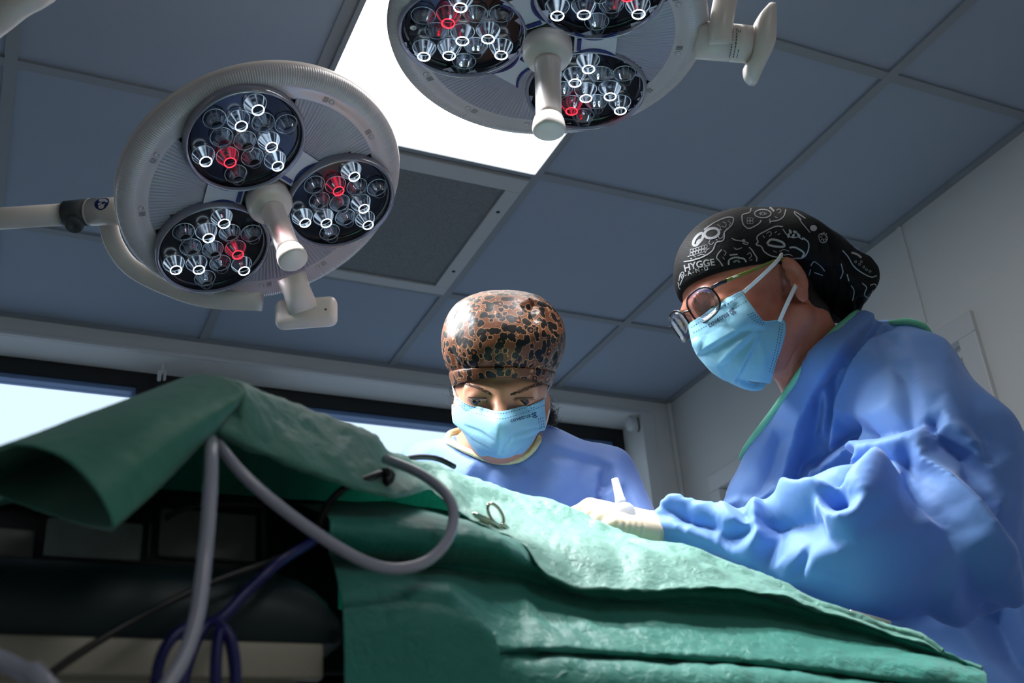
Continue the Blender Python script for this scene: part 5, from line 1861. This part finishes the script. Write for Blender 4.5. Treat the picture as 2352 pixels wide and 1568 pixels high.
    V, F = nets(hairf, H(-.06, 0, 0) - [.13, .13, .13], H(-.06, 0, 0) + [.13, .13, .13], .003)
    V = lap_smooth(V, F, 1, .5)
    mk('hair', W(V), F, mat('short_dark_hair', (.008, .006, .005), .55, bump=(420, .8)), None, root)

    # cap with a gathered tail
    def capf(P):
        q = ((P - O.astype(np.float32)) @ FR.T.astype(np.float32))
        A = ell(q, (-.008, 0, .058), (.1205, .083, .0975))
        A = smin(A, ell(P, c(1812, 560, 1.66), (.058, .047, .07)), .03)
        A = smin(A, ell(P, c(1880, 615, 1.66), (.050, .046, .062)), .03)
        A = smin(A, ell(P, c(1955, 640, 1.67), (.038, .040, .050)), .035)
        A = smin(A, ell(P, c(1922, 706, 1.69), (.030, .022, .040)), .02)
        # hem: over the brow, above the ear, round the nape
        f, l, u = q[..., 0], q[..., 1], q[..., 2]
        hem = np.where(f > .0, (.034) + .255 * f + 1.1 * np.maximum(0, f - .06) ** 2, .030 + .12 * f - 3.0 * np.minimum(0, f + .01) ** 2 - .55 * np.maximum(0, -f - .035))
        return smax(A, hem - u, .003)
    cc_ = c(1800, 600, 1.64)
    V, F = nets(capf, cc_ - [.19, .14, .17], cc_ + [.19, .12, .17], .0028)
    V = lap_smooth(V, F, 2, .5)
    n = vnormals(V, F)
    back = np.clip(((V - O) @ Fw * -1 - .06) / .05, 0, 1)
    V = V + n * (back * (.004 * crumple(V, 42, 6)) + .0008 * wob(V, 30, 2))[:, None]
    bv = tree(V, F)
    for pts, h, w in (([(1895, 520), (1915, 560), (1925, 620), (1915, 690)], -.010, .007), ([(1870, 510), (1890, 570), (1890, 640), (1885, 700)], -.006, .006), ([(1920, 570), (1950, 600), (1965, 640)], -.007, .006), ([(1925, 600), (1940, 650), (1945, 715)], -.008, .006), ([(1900, 600), (1905, 660), (1910, 720)], -.006, .005),
                      ([(1960, 590), (1990, 630), (2010, 665)], -.005, .006), ([(1950, 660), (1975, 690), (1970, 715)], -.007, .006), ([(1935, 690), (1950, 715), (1955, 735)], -.006, .005), ([(1575, 655), (1610, 622), (1665, 600), (1745, 588)], -.0008, .0018)):
        V = stroke(V, n, pixpath(bv, pts), h, w)
    V = push_out(V, head, .0015, 2) if False else V
    bv = tree(V, F)
    g = G(); g.add(W(V), F, 0)
    S = lambda pts, w=2.6, closed=False: ribbons(bv, g, [pts], w, .0005, 1)
    # printed skull at the front
    S([(1571, 601), (1590, 598), (1614, 590), (1636, 576), (1645, 557), (1660, 553), (1664, 542), (1664, 533), (1680, 518), (1685, 503), (1678, 499), (1664, 501), (1640, 512), (1617, 528)], 2.8)
    for (x, y, rx, ry, ro) in ((1635, 536, 17, 11, -.25), (1604, 550, 7, 17, .65)):
        t = np.linspace(0, 2 * np.pi, 18)
        S([(x + rx * math.cos(a) * math.cos(ro) - ry * math.sin(a) * math.sin(ro), y + rx * math.cos(a) * math.sin(ro) + ry * math.sin(a) * math.cos(ro)) for a in t], 6.0)
    blob(bv, g, (1606, 555), 8, 4.5, .0006, 1, rot=-.75)
    for i in range(6):
        x, y = 1589 + i * 6.4, 578 - i * 1.9
        S([(x - 3, y - 5), (x + 3, y - 6), (x + 3.4, y), (x - 2.6, y + 1), (x - 3, y - 5)], 1.1)
        S([(x - 3.4, y + 3), (x + 3, y + 2), (x + 2.4, y + 8), (x - 3.6, y + 9), (x - 3.4, y + 3)], 1.1)
    for pts in ([(1660, 510), (1668, 514), (1666, 522), (1658, 520)], [(1648, 516), (1655, 522), (1652, 530)], [(1672, 508), (1678, 512), (1674, 520)], [(1662, 536), (1660, 545), (1652, 548), (1650, 541)], [(1640, 556), (1634, 562), (1628, 558), (1632, 550)], [(1630, 570), (1622, 574), (1612, 572)], [(1580, 590), (1590, 586), (1598, 590)], [(1602, 588), (1612, 584), (1620, 586)]):
        S(pts, 1.4)
    for x, y in ((1656, 528), (1670, 526), (1646, 551), (1620, 580), (1588, 594), (1599, 594)): blob(bv, g, (x, y), 1.8, 1.3, .0006, 1, n=8)
    # second, third, fourth prints
    S([(1725, 478), (1722, 488), (1706, 493), (1704, 500), (1707, 515), (1718, 525), (1731, 521), (1745, 512), (1748, 506)], 2.6)
    t = np.linspace(0, 2 * np.pi, 20); S([(1752 + 19 * math.cos(a), 491 + 9.5 * math.sin(a)) for a in t], 2.6)
    for k in range(8):
        a = k * math.pi / 4; S([(1752 + 3 * math.cos(a), 491 + 1.6 * math.sin(a)), (1752 + 9 * math.cos(a), 491 + 4.6 * math.sin(a))], 1.3)
    S([(1757, 476), (1770, 478), (1778, 486)], 4.2); S([(1805, 481), (1800, 497), (1788, 506), (1770, 509)], 2.6); S([(1768, 503), (1769, 513)], 2.0)
    for i in range(2):
        for j in range(2): S([(1719 + i * 7 - 3, 504 + j * 7 - 3), (1719 + i * 7 + 3, 504 + j * 7 - 3), (1719 + i * 7 + 3, 504 + j * 7 + 3), (1719 + i * 7 - 3, 504 + j * 7 + 3), (1719 + i * 7 - 3, 504 + j * 7 - 3)], 1.2)
    S([(1783, 484), (1790, 480), (1794, 486), (1788, 490)], 1.4); S([(1780, 498), (1786, 501)], 1.4)
    S([(1798, 521), (1782, 520), (1760, 530), (1742, 540), (1738, 548), (1741, 556), (1736, 562), (1748, 566), (1755, 578), (1772, 588), (1800, 592), (1830, 593), (1846, 590), (1856, 575), (1856, 556), (1842, 546)], 2.8)
    S([(1761, 560), (1772, 550), (1796, 556), (1801, 566), (1780, 566), (1763, 562)], 5.0)
    S([(1813, 569), (1826, 568), (1846, 580), (1842, 590)], 4.0)
    S([(1798, 526), (1808, 540), (1822, 546), (1834, 544), (1842, 550), (1848, 546)], 2.2)
    for (x, y, r_) in ((1815, 532, .4), (1826, 533, -.4), (1834, 540, .1), (1822, 542, 1.2), (1811, 541, .9)): blob(bv, g, (x, y), 5.5, 3.0, .0006, 1, rot=r_ + .8)
    for pts in ([(1760, 537), (1768, 532), (1772, 538), (1766, 543)], [(1752, 541), (1756, 546)], [(1780, 535), (1784, 531)], [(1786, 540), (1792, 536)], [(1790, 578), (1800, 573), (1812, 577)], [(1776, 576), (1784, 580)], [(1800, 586), (1812, 584), (1820, 588)]): S(pts, 1.5)
    S([(1660, 611), (1653, 600), (1646, 592), (1650, 582), (1658, 573)], 2.6); S([(1720, 568), (1726, 573), (1733, 584), (1738, 592), (1737, 600)], 2.8)
    S([(1674, 608), (1674, 598), (1684, 592), (1698, 591)], 3.6); S([(1695, 592), (1708, 594), (1714, 602)], 3.6); S([(1676, 586), (1694, 584)], 3.0); S([(1686, 569), (1692, 573), (1704, 569)], 2.0)
    for k in range(7):
        a = math.pi + k * math.pi / 6; S([(1692 + 3 * math.cos(a), 602 + 2 * math.sin(a)), (1692 + 8 * math.cos(a), 602 + 6 * math.sin(a))], 1.2)
    for pts in ([(1662, 575), (1668, 580), (1664, 587)], [(1716, 585), (1722, 580), (1726, 588), (1720, 594)], [(1722, 598), (1728, 596)], [(1664, 596), (1660, 590)]): S(pts, 1.5)
    S([(1680, 547), (1690, 552), (1700, 553), (1712, 556), (1719, 558), (1714, 562), (1706, 558)], 2.2); blob(bv, g, (1708, 552), 4, 2, .0006, 1)
    S([(1840, 505), (1826, 492), (1824, 486), (1832, 490), (1850, 502)], 2.2); S([(1834, 498), (1840, 510), (1850, 522), (1860, 534)], 2.0); blob(bv, g, (1868, 524), 8, 7, .0006, 1); S([(1880, 540), (1890, 536), (1900, 548), (1892, 558), (1882, 552), (1880, 540)], 1.8)
    for k in range(8):
        a = k * math.pi / 4; S([(1892 + 4 * math.cos(a), 544 + 5 * math.sin(a)), (1892 + 9 * math.cos(a), 544 + 11 * math.sin(a))], 2.0)
    S([(1935, 575), (1948, 590), (1960, 610), (1978, 625), (2000, 636), (2013, 633)], 2.4); S([(1955, 580), (1968, 584), (1978, 592)], 4.5)
    for x, y in ((1965, 602), (1974, 608), (1984, 614), (1978, 602), (1990, 620), (1998, 624)): S([(x - 3, y - 2), (x, y - 4), (x + 3, y - 1), (x, y + 2), (x - 3, y - 2)], 1.2)
    for pts in ([(1955, 655), (1962, 668), (1958, 690)], [(1980, 650), (1990, 660), (1985, 676), (1994, 684)], [(1998, 655), (2010, 652), (2012, 664), (2002, 668)], [(1945, 630), (1950, 645)], [(1932, 605), (1936, 625), (1930, 640)], [(1862, 610), (1870, 600), (1884, 610), (1894, 622)], [(1858, 632), (1862, 618)], [(1870, 625), (1890, 632)]): S(pts, 2.2)
    # lettering along the hem
    words(bv, g, 'HYGGE', (1574, 624), (1643, 609), .0006, 1, arch=.006 / .02 * 8, bold=.02)
    words(bv, g, 'B-A-N-D', (1566, 640), (1628, 620), .0006, 1, arch=3.0, bold=.01, spacing=1.4)
    S([(1560, 645), (1563, 630), (1570, 624), (1571, 634), (1566, 645), (1562, 655)], 1.8); S([(1558, 648), (1560, 660), (1563, 664)], 1.8)
    g.build('scrub_cap', [M['capM'], M['print']], root)

    # glasses
    M['frameb'] = mat('glossy_black_frame', (.006, .006, .006), .2, spec=.6)
    M['temple'] = mat('olive_green_temple', (.15, .18, .02), .3)
    M['specs'] = clear_mat('spectacle_lens', (.96, .97, 1.0), refl=.06, graze=.6)
    gl = thing('glasses', W(H(.115, 0, .02)), 'x', 'x')
    for k_ in ('label', 'category'): del gl[k_]
    gl.parent = root; gl.location = Vector(W(H(.115, 0, .02)) - wloc(root))
    def lens_pt(s, a, k=1.0):
        ca, sa = math.cos(a), math.sin(a)
        ca = math.copysign(abs(ca) ** .75, ca); sa = math.copysign(abs(sa) ** .75, sa)
        l = .034 + .0265 * k * ca; u = .023 + .0215 * k * sa
        return H(.1285 - 3.2 * max(0, l - .016) ** 2 * 2 - .10 * (.023 - u) - .002, s * l, u)
    for s in (-1, 1):
        t = np.linspace(0, 2 * np.pi, 41)[:-1]
        g = G(); g.tube([W(lens_pt(s, a)) for a in t], .0014, 10, closed=True); rim = g.build('rim', M['frameb'], gl)
        P = [W(lens_pt(s, a, k)) for k in (.98, .6, .25) for a in t] + [W(lens_pt(s, 0, 0.001))]
        Fc = grid_faces(3, 40, True) + [[80 + i, 80 + (i + 1) % 40, 120] for i in range(40)]
        V2, F2 = solidify(np.array(P), Fc, .0012)
        mk('lens', V2, F2, M['specs'], None, rim)
        g = G(); g.tube([W(H(.116, s * .0605, .034)), W(H(.107, s * .0675, .0345)), W(H(.094, s * .0715, .034))], [.0030, .0034, .0030], 12, step=.004, flat=.6); g.build('hinge', M['frameb'], gl)
        g = G(); g.tube([W(H(.096, s * .0715, .034)), W(H(.05, s * .0785, .034)), W(H(.005, s * .0795, .036)), W(H(-.014, s * .0785, .030))], [.0034, .0030, .0028, .002], 12, step=.006, flat=.6); tp = g.build('temple', M['temple'], gl)
        g = G(); p = H(.082, s * .0765, .0342); g.box(W(p), np.stack([Fw, Lf, Up]) @ R, (.012, .0012, .0022), .0003); g.build('metal_inlay', M['loop'], tp)
    g = G(); g.tube([W(H(.1255, .0085, .028)), W(H(.131, 0, .031)), W(H(.1255, -.0085, .028))], .0014, 10, step=.002); g.build('bridge', M['frameb'], gl)
    # mask: near half measured, far half mirrored across the face
    rows = [[(1583, 742), (1612, 724), (1640, 704), (1672, 684), (1704, 667)], [(1588, 768), (1622, 756), (1655, 735), (1690, 715), (1727, 712)],
            [(1597, 790), (1632, 778), (1668, 757), (1712, 742), (1757, 737)], [(1611, 808), (1648, 800), (1690, 782), (1740, 763), (1800, 738)],
            [(1632, 832), (1668, 828), (1712, 812), (1752, 795), (1792, 795)], [(1660, 853), (1695, 852), (1725, 846), (1752, 840), (1781, 840)],
            [(1690, 868), (1712, 873), (1735, 876), (1752, 878), (1770, 880)]]
    lat = [[0, .020, .037, .050, .060], [0, .022, .040, .053, .061], [0, .022, .041, .054, .061], [0, .022, .041, .054, .058], [0, .020, .036, .046, .047], [0, .016, .027, .034, .034], [0, .008, .013, .015, .013]]
    def atl(x, y, l):
        return c(x, y, (l + O @ Lf) / (c(x, y, 1.0) @ Lf))
    A = [[atl(*p, l) for p, l in zip(r, ll)] for r, ll in zip(rows, lat)]
    A.append([H(*p) for p in ((.090, 0, -.090), (.080, .006, -.094), (.070, .010, -.099), (.064, .008, -.099), (.056, .004, -.102))])
    A = np.array(A)
    q = (A - O) @ FR.T
    mir = q * np.array([1, -1, 1])
    full = np.concatenate([mir[:, :0:-1], q], 1)
    A = O + full @ FR
    A = cr_resample(A, 110); A = np.swapaxes(cr_resample(np.swapaxes(A, 0, 1), 170), 0, 1)
    V = A.reshape(-1, 3); F = grid_faces(110, 170)
    n = vnormals(V, F)
    if (n.mean(0) @ Fw) < 0: F = [f[::-1] for f in F]; n = -n
    V = push_out(V, head, .003)
    n = vnormals(V, F)
    b0 = tree(V, F)
    V = facet_folds(V, F, [[(1609, 806, 3), (1648, 783, 5), (1690, 760, 4), (1722, 743, 1)], [(1612, 813, -2), (1653, 791, -3), (1696, 768, -3), (1726, 750, 0)],
                           [(1650, 840, 3), (1675, 812, 5), (1700, 788, 4), (1728, 755, 1)], [(1659, 843, -2), (1684, 819, -3), (1709, 795, -3), (1734, 761, 0)],
                           [(1691, 862, 3), (1706, 835, 5), (1720, 808, 4), (1742, 768, 1)], [(1701, 865, -2), (1715, 839, -3), (1729, 813, -3), (1750, 774, 0)],
                           [(1625, 768, 0), (1660, 748, 1.5), (1700, 724, 0)], [(1745, 790, 0), (1755, 820, 2), (1748, 850, 0)]],
                    [(1600, 770, 0), (1640, 745, 0), (1780, 800, 0), (1760, 860, 0), (1770, 760, 0)], [(1560, 740), (1700, 640), (1830, 720), (1800, 900), (1680, 900), (1590, 830)])
    V = V + n * (.0005 * crumple(V, 45, 3))[:, None]
    V = push_out(V, head, .0018, 2)
    bm_ = tree(V, F)
    V2, F2 = solidify(V, F, .0008, n)
    g = G(); g.add(W(V2), F2, 0)
    ribbons(bm_, g, [[(1588, 752), (1615, 735), (1645, 716), (1675, 696), (1704, 677)], [(1593, 764), (1620, 750), (1650, 730), (1682, 711), (1714, 692)], [(1798, 744), (1790, 790), (1780, 832), (1772, 858)], [(1792, 742), (1784, 790), (1774, 830), (1766, 856)]], 1.4, .0004, 1, dash=(1, 2))
    for k in range(4):
        ribbons(bm_, g, [[(1716 + k * 4, 722 - k * 1.5), (1735 + k * 2, 738 - k * 3), (1755, 748 - k * 3.4)]], 1.3, .0004, 1, dash=(1, 2))
    words(bm_, g, 'covetrus', (1630, 752), (1676, 723), .0005, 1, bold=.012)
    logo(bm_, g, (1683, 715), 7.0, -.55, .0005, 1)
    for (x, y, r_) in ((1666, 701, 2.4), (1673, 697, 1.8), (1679, 693, 1.2)): blob(bm_, g, (x, y), r_, r_, .0005, 1, n=8)
    mo = g.build('face_mask', [M['mask'], M['ink']], root)
    def strap(pts, r=.0034):
        g = G(); g.tube([W(p) for p in pts], r, 12, step=.004, flat=.35); g.build('ear_loop', M['loop'], mo)
    strap([c(1708, 671, 1.553), c(1735, 647, 1.548), c(1762, 622, 1.545), c(1786, 598, 1.552), H(-.004, .083, .040), H(-.016, .080, .034), H(-.024, .076, .012)])
    strap([c(1790, 738, 1.560), c(1803, 708, 1.556), c(1815, 682, 1.558), c(1828, 655, 1.568)])

    # gown
    def gown0(P):
        D = ell(P, c(1990, 995, 1.70), (.145, .158, .165))
        D = smin(D, cap(P, c(1985, 850, 1.72), c(2055, 828, 1.70), .050, .050), .04)
        D = smin(D, cap(P, c(2035, 965, 1.72), c(2175, 1185, 1.72), .136, .165), .05)
        p0 = c(2265, 1290, 1.70)
        D = smin(D, cap(P, p0, p0 + DN * .62, .17, .19), .07)
        D = smin(D, cap(P, c(1868, 1010, 1.69), c(1800, 1165, 1.66), .072, .085), .05)
        D = smin(D, cap(P, c(1885, 935, 1.67), c(1868, 1010, 1.69), .058, .07), .04)
        D = smin(D, cap(P, c(1832, 935, 1.65), c(1800, 1030, 1.66), .026, .050), .03)
        D = smin(D, cap(P, c(1830, 925, 1.635), c(1905, 835, 1.60), .030, .034), .02)
        D = smin(D, cap(P, c(1905, 835, 1.60), c(1968, 768, 1.66), .034, .036), .02)
        # near sleeve
        D = smin(D, cap(P, c(2080, 880, 1.56), c(2145, 1055, 1.47), .076, .090), .03)
        D = smin(D, cap(P, c(2150, 1050, 1.47), c(2205, 1265, 1.38), .090, .075), .035)
        D = smin(D, cap(P, c(2215, 1262, 1.37), c(1960, 1245, 1.37), .058, .090), .03)
        D = smin(D, cap(P, c(1960, 1245, 1.37), c(1745, 1235, 1.40), .088, .038), .03)
        D = smin(D, cap(P, c(1745, 1235, 1.40), c(1600, 1217, 1.42), .036, .024), .02)
        D = smin(D, cap(P, c(1600, 1217, 1.42), c(1500, 1214, 1.43), .024, .020), .01)
        D = smin(D, cap(P, c(1610, 1205, 1.42), c(1543, 1146, 1.43), .018, .005), .010)
        D = smin(D, cap(P, c(1543, 1146, 1.43), c(1488, 1222, 1.43), .006, .010), .008)
        cutd = (P - c(1508, 1185, 1.43).astype(np.float32)) @ (np.array([-.86, .50, .08], np.float32))
        D = smax(D, np.where(cutd > -.09, cutd, -.09).astype(np.float32), .004)
        # far sleeve, hidden behind the chest and the near one
        D = smin(D, cap(P, c(1945, 930, 1.83), c(1910, 1240, 1.79), .065, .06), .03)
        D = smin(D, cap(P, c(1910, 1240, 1.79), c(1680, 1335, 1.56), .058, .036), .02)
        return D
    pa, pn, pb_ = c(1796, 918, 1.62), c(1872, 812, 1.585), c(1965, 738, 1.70)
    pnrm = np.cross(pn - pa, pb_ - pa); pnrm /= np.linalg.norm(pnrm)
    if pnrm @ (H(0, 0, 0) - pa) < 0: pnrm = -pnrm
    def hole(P):
        # everything on the head's side of the neckline plane, near the neck
        return smax(-((P - pa.astype(np.float32)) @ pnrm.astype(np.float32)), np.linalg.norm(P - c(1870, 800, 1.68).astype(np.float32), axis=-1) - .22, .01)
    def gown(P):
        return smax(gown0(P), -hole(P), .004)
    lo = c(2080, 1180, 1.62) - [.42, .95, .36]; hi = c(2080, 1180, 1.62) + [.30, .32, .72]
    V, F = nets(gown, lo, hi, .0062)
    V, F = largest(V, F)
    V = lap_smooth(V, F, 2, .5)
    n = vnormals(V, F)
    V = V + n * (.003 * wob(V, 9, 12))[:, None]
    return root, V, F, hole, gown0, H, pa, pnrm


MAN = man()


def dress():
    root, V, F, hole, gown0, H, pa, pnrm = MAN
    c = cp
    # folds of the stiff cloth: crease lines as (x, y, height in mm)
    lines = [
        [(2018, 735, -8), (1975, 790, -18), (1940, 840, -22), (1915, 890, -24), (1902, 940, -24), (1890, 990, -24), (1880, 1030, -26), (1874, 1062, -24)],
        [(2000, 735, 6), (1955, 780, 10), (1918, 826, 13), (1893, 860, 15), (1862, 930, 14), (1835, 1000, 12), (1810, 1070, 10), (1797, 1112, 6)],
        [(1893, 884, 2), (1898, 923, 2), (1889, 962, 0), (1884, 995, -6)],
        [(1884, 890, -4), (1868, 940, -24), (1850, 1000, -28), (1836, 1060, -30), (1826, 1108, -24)],
        [(2030, 742, 6), (1993, 798, 8), (1958, 850, 12), (1938, 900, 14), (1925, 950, 13), (1913, 995, 10), (1900, 1030, 0)],
        [(2062, 735, -2), (2036, 756, -10), (2012, 775, -6)],
        [(2000, 800, 2), (2035, 828, -4), (2085, 890, -6), (2128, 936, -7)],
        [(2146, 950, -16), (2153, 968, -22), (2140, 988, -14)],
        [(2126, 957, -14), (2080, 978, -18), (2018, 993, -14)],
        [(2092, 992, 6), (2045, 1006, 7), (2020, 1008, 2)],
        [(2004, 1000, -16), (1982, 998, -26), (1945, 1006, -34), (1915, 1024, -36), (1890, 1050, -32), (1878, 1068, -26)],
        [(1868, 1083, 8), (1890, 1060, 20), (1930, 1036, 24), (1985, 1020, 22), (2040, 1024, 20), (2085, 1014, 18), (2122, 1002, 12)],
        [(2014, 1034, 26), (2004, 1054, 26), (1985, 1080, 24), (1955, 1110, 20), (1940, 1130, 10)],
        [(1990, 1045, 0), (1972, 1070, -8), (1950, 1092, -14), (1930, 1112, -20)],
        [(1862, 1088, 8), (1857, 1104, 6), (1852, 1121, 2)],
        [(1880, 1140, 6), (1885, 1165, 12), (1905, 1185, 18), (1935, 1194, 22), (1964, 1187, 22), (1980, 1160, 22), (1992, 1120, 22), (2006, 1080, 22), (2020, 1048, 20)],
        [(1912, 1122, 12), (1872, 1123, 18), (1830, 1127, 20), (1780, 1133, 18), (1745, 1148, 14), (1728, 1166, 10)],
        [(1880, 1188, -12), (1850, 1188, -18), (1810, 1192, -18), (1778, 1206, -16)],
        [(1725, 1174, 10), (1738, 1195, 12), (1750, 1227, 16), (1730, 1242, 14), (1708, 1253, 12)],
        [(1726, 1214, -2), (1700, 1222, -10), (1670, 1234, -8)], [(1668, 1211, 10), (1698, 1206, 12), (1726, 1208, 8)],
        [(1644, 1192, 8), (1665, 1172, 12), (1690, 1155, 14)], [(1702, 1166, -4), (1712, 1184, -8), (1720, 1196, -6)],
        [(1760, 1202, -18), (1776, 1240, -14), (1772, 1268, -6)],
        [(1532, 1214, 5), (1560, 1210, 7), (1600, 1219, 9), (1650, 1240, 10), (1700, 1260, 12), (1740, 1279, 12), (1770, 1293, 14), (1800, 1288, 12), (1816, 1275, 8)],
        [(1539, 1134, 7), (1522, 1162, 6), (1500, 1202, 4), (1480, 1234, 2)], [(1546, 1136, 7), (1576, 1157, 8), (1606, 1177, 8), (1638, 1191, 6)],
        [(1542, 1170, -4), (1570, 1186, -13), (1610, 1204, -15), (1640, 1211, -10), (1660, 1213, -2)],
        [(1810, 1330, 10), (1825, 1312, 12), (1841, 1288, 8)], [(1846, 1326, 6), (1862, 1302, 10), (1873, 1276, 8)], [(1838, 1312, -4), (1851, 1286, -4)],
        [(2104, 1020, 16), (2132, 1065, 18), (2180, 1115, 20), (2230, 1165, 20), (2270, 1215, 20), (2310, 1265, 16), (2328, 1290, 8)],
        [(2152, 1002, -14), (2187, 1020, -20), (2222, 1042, -20), (2250, 1080, -12)],
        [(2225, 1105, -6), (2275, 1150, -10), (2320, 1205, -12), (2350, 1245, -8)],
        [(2085, 1100, -8), (2115, 1128, -12), (2148, 1170, -10), (2185, 1216, -5)],
        [(2165, 975, 5), (2205, 995, 9), (2245, 1032, 8), (2268, 1070, 4)],
        [(1965, 1249, 4), (2050, 1226, 5), (2130, 1197, 3)],
        [(2165, 760, 3), (2172, 830, 6), (2175, 900, 4), (2168, 940, 0)], [(2268, 900, 3), (2298, 970, 9), (2318, 1040, 9), (2335, 1120, 6)], [(2240, 930, -3), (2262, 1000, -7), (2270, 1060, -6)],
        [(2180, 1365, 10), (2222, 1440, 16), (2272, 1520, 12)], [(2240, 1360, -8), (2300, 1450, -14), (2332, 1520, -10)], [(2115, 1400, 6), (2142, 1445, 12), (2172, 1485, 8)], [(2300, 1345, 6), (2342, 1420, 12), (2362, 1500, 8)],
        [(1800, 930, 4), (1782, 985, 6), (1748, 1062, 4)], [(1792, 1010, -4), (1766, 1092, -7), (1742, 1138, -4)]]
    pts = [(1920, 1158, -26), (1932, 1150, -30), (1898, 1100, -16), (1875, 1106, -14), (1800, 1240, -8), (1860, 1246, -6), (1905, 1238, -2), (1560, 1252, 0), (1650, 1290, 0), (1740, 1330, 0), (1830, 1365, 0), (1950, 1340, 0), (2050, 1310, 0), (2000, 1200, 4), (2080, 1190, 2), (2150, 1300, 0), (2210, 1270, 2), (2060, 1100, 6), (2060, 1150, 4),
           (1995, 880, 2), (2040, 930, 3), (1980, 960, 4), (2100, 820, 2), (2110, 900, 2), (2060, 860, 1), (2220, 860, 0), (2210, 960, 0), (2280, 1130, 0), (2300, 1160, 0), (1700, 1140, 0), (1740, 1110, 0), (1765, 1060, 0)]
    lines = [[(x, y, 1.35 * h) for x, y, h in ln] for ln in lines]
    V, F = subdivide(V, F)
    V = facet_folds(V, F, lines, pts, [(1300, 500), (1700, 500), (2100, 600), (2500, 700), (2600, 1100), (2600, 1800), (2000, 1800), (1400, 1700), (1300, 1100), (1650, 1000), (1700, 900), (1800, 700)])
    V = lap_smooth(V, F, 4, .5)
    go = mk('surgical_gown', W(V), F, M['gownM'], None, root)
    bv = tree(V, F)
    # mint binding along the neckline
    dd = (V - pa) @ pnrm
    ctr = c(1870, 800, 1.68)
    m_ = (np.abs(dd) < .0042) & (np.linalg.norm(V - ctr, axis=1) < .20)
    E_ = V[m_]
    e1 = np.cross(pnrm, [0, 1., 0]); e1 /= np.linalg.norm(e1); e2 = np.cross(pnrm, e1)
    mid = E_.mean(0); uu = (E_ - mid) @ e1; vv = (E_ - mid) @ e2
    an = np.arctan2(vv, uu); rad_ = np.hypot(uu, vv)
    P = []
    for k in range(40):
        a0 = -math.pi + (k + .5) * 2 * math.pi / 40
        w_ = np.abs((an - a0 + math.pi) % (2 * math.pi) - math.pi) < .12
        if w_.any():
            j = np.where(w_)[0][rad_[w_].argmax()] if False else None
            r_ = np.percentile(rad_[w_], 92)
            P.append(mid + r_ * (math.cos(a0) * e1 + math.sin(a0) * e2))
    g = G(); g.tube(spline([W(p) for p in P] + [W(P[0])], .006), .0060, 12, closed=True, flat=.9); g.build('neck_binding', M['trimG'], go)
    g = G(); g.tube(spline([W(p) for p in (c(2040, 742, 1.67), c(2085, 740, 1.67), c(2122, 752, 1.67), c(2146, 782, 1.67))], .006), [.004, .006, .006, .003], 10); g.build('neck_tie', M['trimG'], go)
    # gloves
    wr = c(1505, 1213, 1.43)
    f, lo, hi = hand(None, wr, c(1395, 1196, 1.40) - wr, np.array([.05, 1.0, .25]), .98, .75, -1)
    V, F = nets(f, lo, hi, .0024); V = lap_smooth(V, F, 1, .5)
    n = vnormals(V, F); b2 = tree(V, F)
    for k, (x0, y0, x1, y1) in enumerate(((1478, 1196, 1470, 1240), (1464, 1195, 1456, 1238), (1450, 1193, 1443, 1232), (1437, 1190, 1428, 1226), (1420, 1188, 1414, 1220))):
        V = stroke(V, n, pixpath(b2, [(x0, y0), ((x0 + x1) / 2 + 2, (y0 + y1) / 2), (x1, y1)]), -.0016, .0022)
    V = V + n * (.0006 * crumple(V, 110, 3))[:, None]
    mk('glove', W(V), F, M['glove'], None, root)
    wr = c(1682, 1336, 1.56)
    f, lo, hi = hand(None, wr, c(1585, 1345, 1.47) - wr, np.array([.05, 1.0, .25]), .98, .8, 1)
    V, F = nets(f, lo, hi, .003); V = lap_smooth(V, F, 1, .5)
    mk('glove', W(V), F, M['glove'], None, root)


dress()
